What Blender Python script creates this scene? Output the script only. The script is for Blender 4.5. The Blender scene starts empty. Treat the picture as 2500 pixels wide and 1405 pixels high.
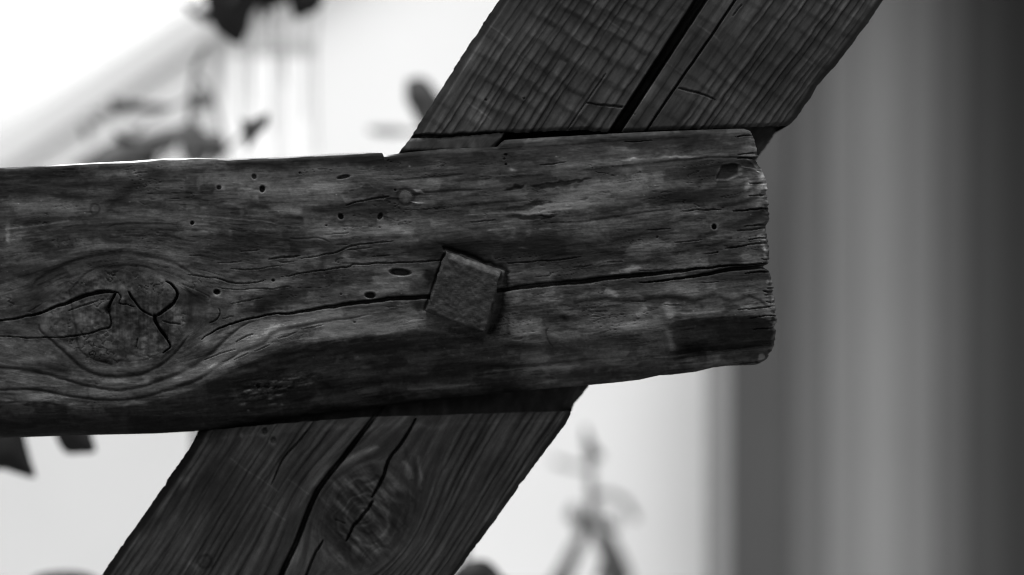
import bpy, bmesh, math, time
import numpy as np
from math import radians as R
from mathutils import Vector

S = bpy.context.scene
COL = S.collection
PI = math.pi

# ------------------------------------------------------------------ camera
FRAME_W = 0.75                       # metres across the picture in the plane of focus
PX = FRAME_W / 2500.0                # metres per pixel of the photograph in that plane
LENS = 85.0
D = FRAME_W * LENS / 36.0            # camera to beam front
cam = bpy.data.cameras.new('camera')
cam.lens = LENS
cam.sensor_width = 36.0
cam.clip_start = 0.05
cam.clip_end = 500.0
cam.dof.use_dof = True
cam.dof.focus_distance = D - 0.004
cam.dof.aperture_fstop = 2.7
cam.dof.aperture_blades = 0
camo = bpy.data.objects.new('camera', cam)
COL.objects.link(camo)
camo.location = (0, -D, 0)
camo.rotation_euler = (R(90), 0, 0)
S.camera = camo

# ------------------------------------------------------------------ sky, sun, exposure
SUN_EL, SUN_AZ = 77.0, 188.0          # azimuth clockwise from +Y: a veiled noon sun, grazing the faces turned to the camera
w = bpy.data.worlds.new('World')
S.world = w
w.use_nodes = True
nt = w.node_tree
nt.nodes.clear()
sky = nt.nodes.new('ShaderNodeTexSky')
sky.sky_type = 'NISHITA'
sky.sun_disc = False
sky.sun_elevation = R(SUN_EL)
sky.sun_rotation = R(SUN_AZ)
sky.dust_density = 4.0
bw = nt.nodes.new('ShaderNodeRGBToBW')
bg = nt.nodes.new('ShaderNodeBackground')
bg.inputs['Strength'].default_value = 0.15
out = nt.nodes.new('ShaderNodeOutputWorld')
nt.links.new(sky.outputs[0], bw.inputs[0])
nt.links.new(bw.outputs[0], bg.inputs[0])
nt.links.new(bg.outputs[0], out.inputs[0])
sl = bpy.data.lights.new('sun', 'SUN')
sl.energy = 2.0
sl.angle = R(13)
sl.color = (1, 1, 1)
so = bpy.data.objects.new('sun', sl)
COL.objects.link(so)
_el, _az = R(SUN_EL), R(SUN_AZ)
_dir = Vector((math.sin(_az) * math.cos(_el), math.cos(_az) * math.cos(_el), math.sin(_el)))
so.rotation_euler = (-_dir).to_track_quat('-Z', 'Y').to_euler()
S.view_settings.view_transform = 'Standard'
S.view_settings.look = 'None'
S.view_settings.exposure = 1.64
S.view_settings.gamma = 1.0
S.cycles.max_bounces = 6
S.cycles.diffuse_bounces = 4
S.cycles.use_denoising = True
S.cycles.denoising_prefilter = 'ACCURATE'
S.cycles.use_adaptive_sampling = False
S.cycles.filter_width = 1.15

# ------------------------------------------------------------------ helpers
def tag(o, label=None, cat=None, group=None, kind=None):
    for k, v in (('label', label), ('category', cat), ('group', group), ('kind', kind)):
        if v:
            o[k] = v
    return o

def empty(name, loc):
    o = bpy.data.objects.new(name, None)
    o.empty_display_size = 0.02
    COL.objects.link(o)
    o.location = loc
    bpy.context.view_layer.update()
    return o

def link_mesh(name, me, mat, parent=None):
    o = bpy.data.objects.new(name, me)
    if mat is not None:
        me.materials.append(mat)
    COL.objects.link(o)
    if parent is not None:
        o.parent = parent
        o.matrix_parent_inverse = parent.matrix_world.inverted()
    return o

def mesh_np(name, V, F, mat, parent=None, attrs=None, smooth=True):
    """V (n,3), F (m,4) quads or list of arrays; attrs {name: (n,) or (n,3)}."""
    me = bpy.data.meshes.new(name)
    if isinstance(F, np.ndarray):
        m, k = F.shape
        me.vertices.add(len(V))
        me.vertices.foreach_set('co', np.ascontiguousarray(V, np.float32).ravel())
        me.loops.add(m * k)
        me.loops.foreach_set('vertex_index', np.ascontiguousarray(F, np.int32).ravel())
        me.polygons.add(m)
        me.polygons.foreach_set('loop_start', np.arange(0, m * k, k, dtype=np.int32))
        me.update(calc_edges=True)
    else:
        me.from_pydata([tuple(v) for v in V], [], F)
        me.update()
    me.polygons.foreach_set('use_smooth', np.full(len(me.polygons), smooth, bool))
    for n, a in (attrs or {}).items():
        if a.ndim == 1:
            at = me.attributes.new(n, 'FLOAT', 'POINT')
            at.data.foreach_set('value', np.ascontiguousarray(a, np.float32))
        else:
            at = me.attributes.new(n, 'FLOAT_VECTOR', 'POINT')
            at.data.foreach_set('vector', np.ascontiguousarray(a, np.float32).ravel())
    me.update()
    return link_mesh(name, me, mat, parent)

_rng = np.random.RandomState(7)
_LUT = _rng.rand(512, 512).astype(np.float32) * 2 - 1

def vnoise(x, y, seed=0):
    x = np.asarray(x, np.float32) + seed * 37.31
    y = np.asarray(y, np.float32) + seed * 17.77
    xi = np.floor(x); yi = np.floor(y)
    fx = x - xi; fy = y - yi
    fx = fx * fx * (3 - 2 * fx); fy = fy * fy * (3 - 2 * fy)
    xi = xi.astype(np.int32); yi = yi.astype(np.int32)
    x0 = xi & 511; x1 = (xi + 1) & 511; y0 = yi & 511; y1 = (yi + 1) & 511
    a = _LUT[y0, x0]; b = _LUT[y0, x1]; c = _LUT[y1, x0]; d = _LUT[y1, x1]
    return (a + (b - a) * fx) * (1 - fy) + (c + (d - c) * fx) * fy

def fbm(x, y, seed=0, octaves=3, gain=0.5):
    r = 0; amp = 1.0; tot = 0
    for k in range(octaves):
        r = r + amp * vnoise(x * 2 ** k, y * 2 ** k, seed + 5 * k)
        tot += amp; amp *= gain
    return r / tot * 1.6

def sstep(a, b, x):
    t = np.clip((x - a) / (b - a), 0, 1)
    return t * t * (3 - 2 * t)

def curve_pts(pts, step=4.0):
    """Catmull-Rom through the traced points."""
    P = np.array([p[:2] for p in pts], np.float64)
    if len(P) < 3:
        n = max(2, int(np.hypot(*(P[-1] - P[0])) / step))
        t = np.linspace(0, 1, n)[:, None]
        return P[0] * (1 - t) + P[-1] * t
    Q = np.vstack([2 * P[0] - P[1], P, 2 * P[-1] - P[-2]])
    res = []
    for i in range(1, len(Q) - 2):
        p0, p1, p2, p3 = Q[i - 1], Q[i], Q[i + 1], Q[i + 2]
        n = max(2, int(np.hypot(*(p2 - p1)) / step))
        t = np.linspace(0, 1, n, endpoint=False)[:, None]
        res.append(0.5 * ((2 * p1) + (-p0 + p2) * t + (2 * p0 - 5 * p1 + 4 * p2 - p3) * t ** 2
                          + (-p0 + 3 * p1 - 3 * p2 + p3) * t ** 3))
    res.append(P[-1:])
    return np.vstack(res)

class Canvas:
    """A raster over one timber face, in photograph pixels: relief (mm towards the viewer) and
    log2 of the wood's own colour."""
    def __init__(s, x0, y0, x1, y1, step):
        s.x0, s.y0, s.step = x0, y0, step
        s.xs = np.arange(x0, x1, step, dtype=np.float32)
        s.ys = np.arange(y0, y1, step, dtype=np.float32)
        s.X, s.Y = np.meshgrid(s.xs, s.ys)
        s.h = np.zeros_like(s.X)
        s.t = np.zeros_like(s.X)
        s.wx = 2.2 * fbm(s.X / 26, s.Y / 26, 91, 3)
        s.wy = 2.2 * fbm(s.X / 26, s.Y / 26, 92, 3)

    def win(s, xa, ya, xb, yb):
        i0 = max(0, int((ya - s.y0) / s.step)); i1 = min(len(s.ys), int((yb - s.y0) / s.step) + 2)
        j0 = max(0, int((xa - s.x0) / s.step)); j1 = min(len(s.xs), int((xb - s.x0) / s.step) + 2)
        return (slice(i0, i1), slice(j0, j1)) if i1 > i0 and j1 > j0 else None

    def dist(s, pts, reach, warp=1.0, step=4.0):
        P = curve_pts(pts, step)
        sl_ = s.win(P[:, 0].min() - reach, P[:, 1].min() - reach, P[:, 0].max() + reach, P[:, 1].max() + reach)
        if sl_ is None:
            return None
        X = s.X[sl_] + warp * s.wx[sl_]; Y = s.Y[sl_] + warp * s.wy[sl_]
        best = np.full(X.shape, 1e9, np.float32); tpar = np.zeros(X.shape, np.float32)
        n = len(P) - 1
        for i in range(n):
            a, b = P[i], P[i + 1]
            # narrow band only
            w_ = s.win(min(a[0], b[0]) - reach, min(a[1], b[1]) - reach, max(a[0], b[0]) + reach, max(a[1], b[1]) + reach)
            if w_ is None:
                continue
            ss = (slice(max(w_[0].start - sl_[0].start, 0), w_[0].stop - sl_[0].start),
                  slice(max(w_[1].start - sl_[1].start, 0), w_[1].stop - sl_[1].start))
            x = X[ss]; y = Y[ss]
            d = b - a; L2 = d @ d + 1e-9
            u = np.clip(((x - a[0]) * d[0] + (y - a[1]) * d[1]) / L2, 0, 1)
            q = np.hypot(x - a[0] - u * d[0], y - a[1] - u * d[1])
            m = q < best[ss]
            best[ss][m] = q[m]
            tpar[ss][m] = ((i + u) / n)[m]
        return sl_, best, tpar

    def line(s, pts, wid, depth=0.0, tone=0.0, warp=0.6, taper=(1, 1), power=2.0):
        """groove of half-width wid px (list = varies along it), depth mm, tone in log2"""
        wl = np.atleast_1d(np.array(wid, np.float32))
        r = s.dist(pts, wl.max() * 3.2 + 8, warp)
        if r is None:
            return
        sl_, d, t = r
        wv = np.interp(t, np.linspace(0, 1, len(wl)), wl) if len(wl) > 1 else wl[0]
        end = np.minimum(1, np.minimum(t / 0.12 if taper[0] else 1, (1 - t) / 0.12 if taper[1] else 1))
        end = np.sqrt(np.clip(end, 0.0, 1))
        wv = wv * (0.35 + 0.65 * end)
        g = np.exp(-(d / wv) ** power) * np.clip(end * 1.6, 0, 1)
        s.h[sl_] -= depth * g
        s.t[sl_] += tone * g

    def crack(s, pts, wid, depth, warp=0.7, taper=(1, 1), lip=0.25):
        """an open drying check: steep walls"""
        s.line(pts, wid, depth, 0.0, warp, taper, 4.0)
        wl = np.array(np.atleast_1d(wid), np.float32)
        s.line(pts, wl * 2.4 + 1.5, -lip, 0.0, warp, taper)

    def blob(s, x, y, rx, ry, ang=0.0, tone=0.0, h=0.0, warp=3.0, hard=0.0):
        rr = max(rx, ry) * 2.2 + 12
        sl_ = s.win(x - rr, y - rr, x + rr, y + rr)
        if sl_ is None:
            return
        X = s.X[sl_] + warp * s.wx[sl_] - x; Y = s.Y[sl_] + warp * 0.6 * s.wy[sl_] - y
        c, sn = math.cos(R(ang)), math.sin(R(ang))
        u = (X * c + Y * sn) / rx; v = (-X * sn + Y * c) / ry
        r = np.hypot(u, v)
        g = np.exp(-r ** 2) if hard == 0 else 1 - sstep(1 - hard_w(rx, ry, hard), 1 + hard_w(rx, ry, hard), r)
        s.t[sl_] += tone * g
        s.h[sl_] += h * g

    def ring(s, x, y, rx, ry, ang, wid, tone=0.0, h=0.0, warp=1.0):
        rr = max(rx, ry) * 1.6 + wid * 3 + 8
        sl_ = s.win(x - rr, y - rr, x + rr, y + rr)
        if sl_ is None:
            return
        X = s.X[sl_] + warp * s.wx[sl_] - x; Y = s.Y[sl_] + warp * s.wy[sl_] - y
        c, sn = math.cos(R(ang)), math.sin(R(ang))
        u = (X * c + Y * sn) / rx; v = (-X * sn + Y * c) / ry
        d = (np.hypot(u, v) - 1) * min(rx, ry)
        g = np.exp(-(d / wid) ** 2)
        s.t[sl_] += tone * g
        s.h[sl_] += h * g

    def hole(s, x, y, rx, ry, ang=0.0, depth=14.0, rim=0.5):
        """a bored or worm hole with a paler rim"""
        s.ring(x, y, rx * 1.25, ry * 1.3, ang, max(1.6, min(rx, ry) * 0.3), tone=rim * .6, h=0.06, warp=0.6)
        rr = max(rx, ry) * 1.5 + 6
        sl_ = s.win(x - rr, y - rr, x + rr, y + rr)
        if sl_ is None:
            return
        X = s.X[sl_] + 0.5 * s.wx[sl_] - x; Y = s.Y[sl_] + 0.5 * s.wy[sl_] - y
        c, sn = math.cos(R(ang)), math.sin(R(ang))
        u = (X * c + Y * sn) / rx; v = (-X * sn + Y * c) / ry
        r = np.hypot(u, v)
        g = 1 - sstep(0.55, 1.05, r)
        s.h[sl_] -= .6 * depth * g

    def poly(s, pts, tone=0.0, h=0.0, soft=3.0, warp=1.5):
        P = np.array(pts, np.float64)
        m = soft * 2 + 8
        sl_ = s.win(P[:, 0].min() - m, P[:, 1].min() - m, P[:, 0].max() + m, P[:, 1].max() + m)
        if sl_ is None:
            return
        X = s.X[sl_] + warp * s.wx[sl_]; Y = s.Y[sl_] + warp * s.wy[sl_]
        inside = np.zeros(X.shape, bool); best = np.full(X.shape, 1e9, np.float32)
        n = len(P)
        for i in range(n):
            a, b = P[i], P[(i + 1) % n]
            d = b - a; L2 = d @ d + 1e-9
            u = np.clip(((X - a[0]) * d[0] + (Y - a[1]) * d[1]) / L2, 0, 1)
            best = np.minimum(best, np.hypot(X - a[0] - u * d[0], Y - a[1] - u * d[1]))
            c_ = (a[1] > Y) != (b[1] > Y)
            inside ^= c_ & (X < (b[0] - a[0]) * (Y - a[1]) / (b[1] - a[1] + 1e-12) + a[0])
        sd = np.where(inside, best, -best)
        g = sstep(-soft, soft, sd)
        s.t[sl_] += tone * g
        s.h[sl_] += h * g

    def sample(s, A, X, Y):
        fx = np.clip((X - s.x0) / s.step, 0, len(s.xs) - 1.001); fy = np.clip((Y - s.y0) / s.step, 0, len(s.ys) - 1.001)
        i = fy.astype(int); j = fx.astype(int); u = fx - j; v = fy - i
        return (A[i, j] * (1 - u) + A[i, j + 1] * u) * (1 - v) + (A[i + 1, j] * (1 - u) + A[i + 1, j + 1] * u) * v

def hard_w(rx, ry, hard):
    return max(0.02, hard / max(1.0, min(rx, ry)))

def unproject(X, Y, dep):
    """pixel of the photograph -> point at depth dep (metres behind the plane of focus)"""
    k = PX * (D + dep) / D
    return np.stack([(X - 1250.0) * k, dep * np.ones_like(X), (702.5 - Y) * k], -1)

def at(px, py, dep):
    k = PX * (D + dep) / D
    return Vector(((px - 1250.0) * k, dep, (702.5 - py) * k))

# ------------------------------------------------------------------ materials
def new_mat(name):
    m = bpy.data.materials.new(name)
    m.use_nodes = True
    n = m.node_tree
    n.nodes.clear()
    o = n.nodes.new('ShaderNodeOutputMaterial')
    b = n.nodes.new('ShaderNodeBsdfPrincipled')
    n.links.new(b.outputs[0], o.inputs[0])
    return m, n, b

def wood_mat(name, rough=0.78, spec=0.05, bump=0.25):
    m, n, b = new_mat(name)
    N, L = n.nodes.new, n.links.new
    tone = N('ShaderNodeAttribute'); tone.attribute_name = 'tone'
    gr = N('ShaderNodeAttribute'); gr.attribute_name = 'grain'
    # fibre streaks in the grain's own coordinates
    mp = N('ShaderNodeMapping'); mp.inputs['Scale'].default_value = (0.035, 0.42, 1)
    nz = N('ShaderNodeTexNoise'); nz.inputs['Scale'].default_value = 1.0
    nz.inputs['Detail'].default_value = 5.0; nz.inputs['Roughness'].default_value = 0.62
    L(gr.outputs['Vector'], mp.inputs[0]); L(mp.outputs[0], nz.inputs[0])
    rg = N('ShaderNodeMapRange'); rg.inputs[1].default_value = 0.3; rg.inputs[2].default_value = 0.7
    rg.inputs[3].default_value = 0.86; rg.inputs[4].default_value = 1.15
    L(nz.outputs[0], rg.inputs[0])
    # pore speckle
    mp2 = N('ShaderNodeMapping'); mp2.inputs['Scale'].default_value = (0.25, 0.6, 1)
    nz2 = N('ShaderNodeTexNoise'); nz2.inputs['Scale'].default_value = 1.0
    nz2.inputs['Detail'].default_value = 3.0
    L(gr.outputs['Vector'], mp2.inputs[0]); L(mp2.outputs[0], nz2.inputs[0])
    rg2 = N('ShaderNodeMapRange'); rg2.inputs[1].default_value = 0.3; rg2.inputs[2].default_value = 0.7
    rg2.inputs[3].default_value = 0.84; rg2.inputs[4].default_value = 1.16
    L(nz2.outputs[0], rg2.inputs[0])
    m1 = N('ShaderNodeMath'); m1.operation = 'MULTIPLY'
    m2 = N('ShaderNodeMath'); m2.operation = 'MULTIPLY'
    L(rg.outputs[0], m1.inputs[0]); L(rg2.outputs[0], m1.inputs[1])
    L(tone.outputs['Fac'], m2.inputs[0]); L(m1.outputs[0], m2.inputs[1])
    L(m2.outputs[0], b.inputs['Base Color'])
    b.inputs['Specular IOR Level'].default_value = spec
    rr = N('ShaderNodeMapRange'); rr.inputs[3].default_value = rough + 0.1; rr.inputs[4].default_value = rough - 0.1
    L(nz.outputs[0], rr.inputs[0]); L(rr.outputs[0], b.inputs['Roughness'])
    bp = N('ShaderNodeBump'); bp.inputs['Strength'].default_value = bump; bp.inputs['Distance'].default_value = 0.0006
    L(nz.outputs[0], bp.inputs['Height']); L(bp.outputs[0], b.inputs['Normal'])
    return m

def noise_mat(name, lo, hi, scale=8.0, rough=0.8, spec=0.3, bump=0.0, bdist=0.002, stretch=(1, 1, 1), detail=4.0, transm=0.0):
    m, n, b = new_mat(name)
    N, L = n.nodes.new, n.links.new
    tc = N('ShaderNodeTexCoord')
    mp = N('ShaderNodeMapping'); mp.inputs['Scale'].default_value = stretch
    nz = N('ShaderNodeTexNoise'); nz.inputs['Scale'].default_value = scale; nz.inputs['Detail'].default_value = detail
    cr = N('ShaderNodeValToRGB')
    cr.color_ramp.elements[0].position = 0.3; cr.color_ramp.elements[1].position = 0.7
    cr.color_ramp.elements[0].color = (lo, lo, lo, 1); cr.color_ramp.elements[1].color = (hi, hi, hi, 1)
    L(tc.outputs['Object'], mp.inputs[0]); L(mp.outputs[0], nz.inputs[0]); L(nz.outputs[0], cr.inputs[0])
    L(cr.outputs[0], b.inputs['Base Color'])
    b.inputs['Roughness'].default_value = rough
    b.inputs['Specular IOR Level'].default_value = spec
    if bump:
        bp = N('ShaderNodeBump'); bp.inputs['Strength'].default_value = bump; bp.inputs['Distance'].default_value = bdist
        L(nz.outputs[0], bp.inputs['Height']); L(bp.outputs[0], b.inputs['Normal'])
    if transm:
        tl = N('ShaderNodeBsdfTranslucent'); mx = N('ShaderNodeMixShader'); mx.inputs[0].default_value = transm
        L(cr.outputs[0], tl.inputs[0])
        o = [q for q in n.nodes if q.type == 'OUTPUT_MATERIAL'][0]
        L(b.outputs[0], mx.inputs[1]); L(tl.outputs[0], mx.inputs[2]); L(mx.outputs[0], o.inputs[0])
    return m

M_BEAM = wood_mat('dark_weathered_beam_wood')
M_BRACE = wood_mat('dark_sawn_brace_wood')
M_IRON = wood_mat('rusted_black_iron', 0.66, 0.12, 0.5)
M_PEG = noise_mat('peg_end_grain', 0.012, 0.022, 420.0, 0.8, 0.2, 0.5, 0.0008)

# ================================================================== the horizontal beam
BASE = math.log2(0.0168)
t0 = time.time()
C = Canvas(-70, 285, 1915, 1105, 1.5)
X, Y = C.X, C.Y
KX, KY, KR = 300.0, 768.0, 118.0
# grain coordinate: straight grain climbing to the right, parted round the big knot
slope = np.where(X < 300, 0.03 * (X - 300), 0.0) + np.where(X >= 300, 0.00009 * np.clip(X - 300, 0, 500) ** 2 + 0.09 * np.clip(X - 800, 0, None), 0)
gv0 = Y + slope + 3.0 * fbm(X / 240, Y / 70, 3, 2)
dx, dy = (X - KX) / 1.75, gv0 - (KY + 0)
r2 = dx * dx + dy * dy
push = KR * KR / (r2 + 0.35 * KR * KR)
GV = gv0 - dy * np.clip(push, 0, 0.92)
inside = 1 - sstep(0.75, 1.25, np.sqrt(((X - 285) / 175) ** 2 + ((Y - 775) / 118) ** 2))
GU = X + 0.0 * Y
# ---- general colour of the stained, weathered face
T = C.t
T += BASE
ko = 1 - 0.6 * inside
T += 0.26 * np.tanh(2.0 * fbm(GU / 190, GV / 20, 11, 3)) * ko
T += 0.15 * np.tanh(2.2 * fbm(GU / 46, GV / 4.5, 12, 3)) * ko
T += 0.11 * fbm(GU / 22, GV / 2.4, 13, 2)
T += 0.52 * np.tanh(2.4 * fbm(X / 75 + .5 * C.wx / 2, Y / 30, 14, 4))
T += 0.20 * fbm(X / 5, Y / 4, 15, 2)
# short dark flecks and pale scuffs lying along the grain, with crisp edges
T -= 0.45 * sstep(0.42, 0.56, fbm(GU / 30, GV / 6.0, 16, 3)) * sstep(-.3, .5, fbm(X / 140, Y / 70, 18, 2))
T += 0.45 * sstep(0.46, 0.66, fbm(GU / 36, GV / 7.0, 17, 3)) * sstep(-.3, .5, fbm(X / 120, Y / 60, 19, 2))
T -= 0.8 * sstep(0.55, 0.7, fbm(GU / 40, GV / 2.6, 20, 2)) * sstep(0, .5, fbm(X / 90, Y / 50, 27, 2))
H = C.h
# open, checked grain: crisp thin fibres, mostly through the middle and at the end; the upper face is worn smooth
chk = np.clip(np.exp(-((X - 620) / 330) ** 2 - ((Y - 660) / 95) ** 2) + np.exp(-((X - 1640) / 300) ** 2 - ((Y - 640) / 110) ** 2) + np.exp(-((X - 650) / 260) ** 2 - ((Y - 830) / 60) ** 2)
              + np.exp(-((X - 1300) / 260) ** 2 - ((Y - 760) / 50) ** 2), 0, 1) * (1 - inside)
rd = np.abs(fbm(GU / 75, GV / 8.5, 201, 3)); rd2 = np.abs(fbm(GU / 48, GV / 6.0, 202, 2)); rd3 = np.abs(fbm(GU / 100, GV / 13, 203, 3))
fm_ = .22 + .78 * chk
dk = (1 - sstep(.02, .14, rd)) * fm_ + .7 * (1 - sstep(.02, .16, rd2)) * fm_ * sstep(-.2, .4, fbm(X / 70, Y / 36, 204, 2))
lt = (1 - sstep(.03, .2, rd3)) * sstep(.0, .5, fbm(X / 60, Y / 26, 205, 3))
T -= .40 * dk
T += .4 * lt
H -= .15 * dk
H += .10 * lt
# fine checking in the grain, relief
H = C.h
H += 0.9 * fbm(X / 330, Y / 110, 21, 2)
H += 0.10 * fbm(GU / 90, GV / 8, 22, 3) + 0.04 * fbm(GU / 34, GV / 4.2, 23, 2) + 0.26 * fbm(X / 46, Y / 20, 28, 3)
ck = np.abs(fbm(GU / 120, GV / 10, 24, 2))
ckm = sstep(0.15, 0.7, fbm(X / 120, Y / 60, 25, 2))
H -= 0.9 * (1 - sstep(0.0, 0.04, ck)) * ckm * (1 - inside)

# ---- arris between the worn face and the round underside (waney edge)
BD = [(-70, 985), (0, 986), (90, 984), (146, 992), (200, 996), (269, 996), (330, 990), (403, 975), (470, 952), (526, 927), (560, 908),
      (600, 890), (640, 872), (680, 858), (720, 845), (760, 837), (800, 833), (840, 832), (880, 825), (940, 818), (1000, 808),
      (1040, 806), (1080, 815), (1130, 822), (1190, 824), (1240, 830), (1330, 842), (1420, 852), (1520, 862), (1600, 868), (1650, 866),
      (1720, 866), (1800, 862), (1915, 856)]
bdx, bdy = zip(*BD)
bd = np.interp(C.xs, bdx, bdy)[None, :] + 2.0 * fbm(X / 60, Y * 0 + 3, 31, 2) * np.where(X < 1240, 1, 0.4)
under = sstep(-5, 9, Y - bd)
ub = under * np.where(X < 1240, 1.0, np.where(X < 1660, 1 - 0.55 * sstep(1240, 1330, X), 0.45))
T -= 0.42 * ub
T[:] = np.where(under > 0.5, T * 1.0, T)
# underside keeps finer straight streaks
T += under * 0.28 * fbm(X / 120, (Y + 0.1 * X) / 4, 33, 3)

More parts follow.
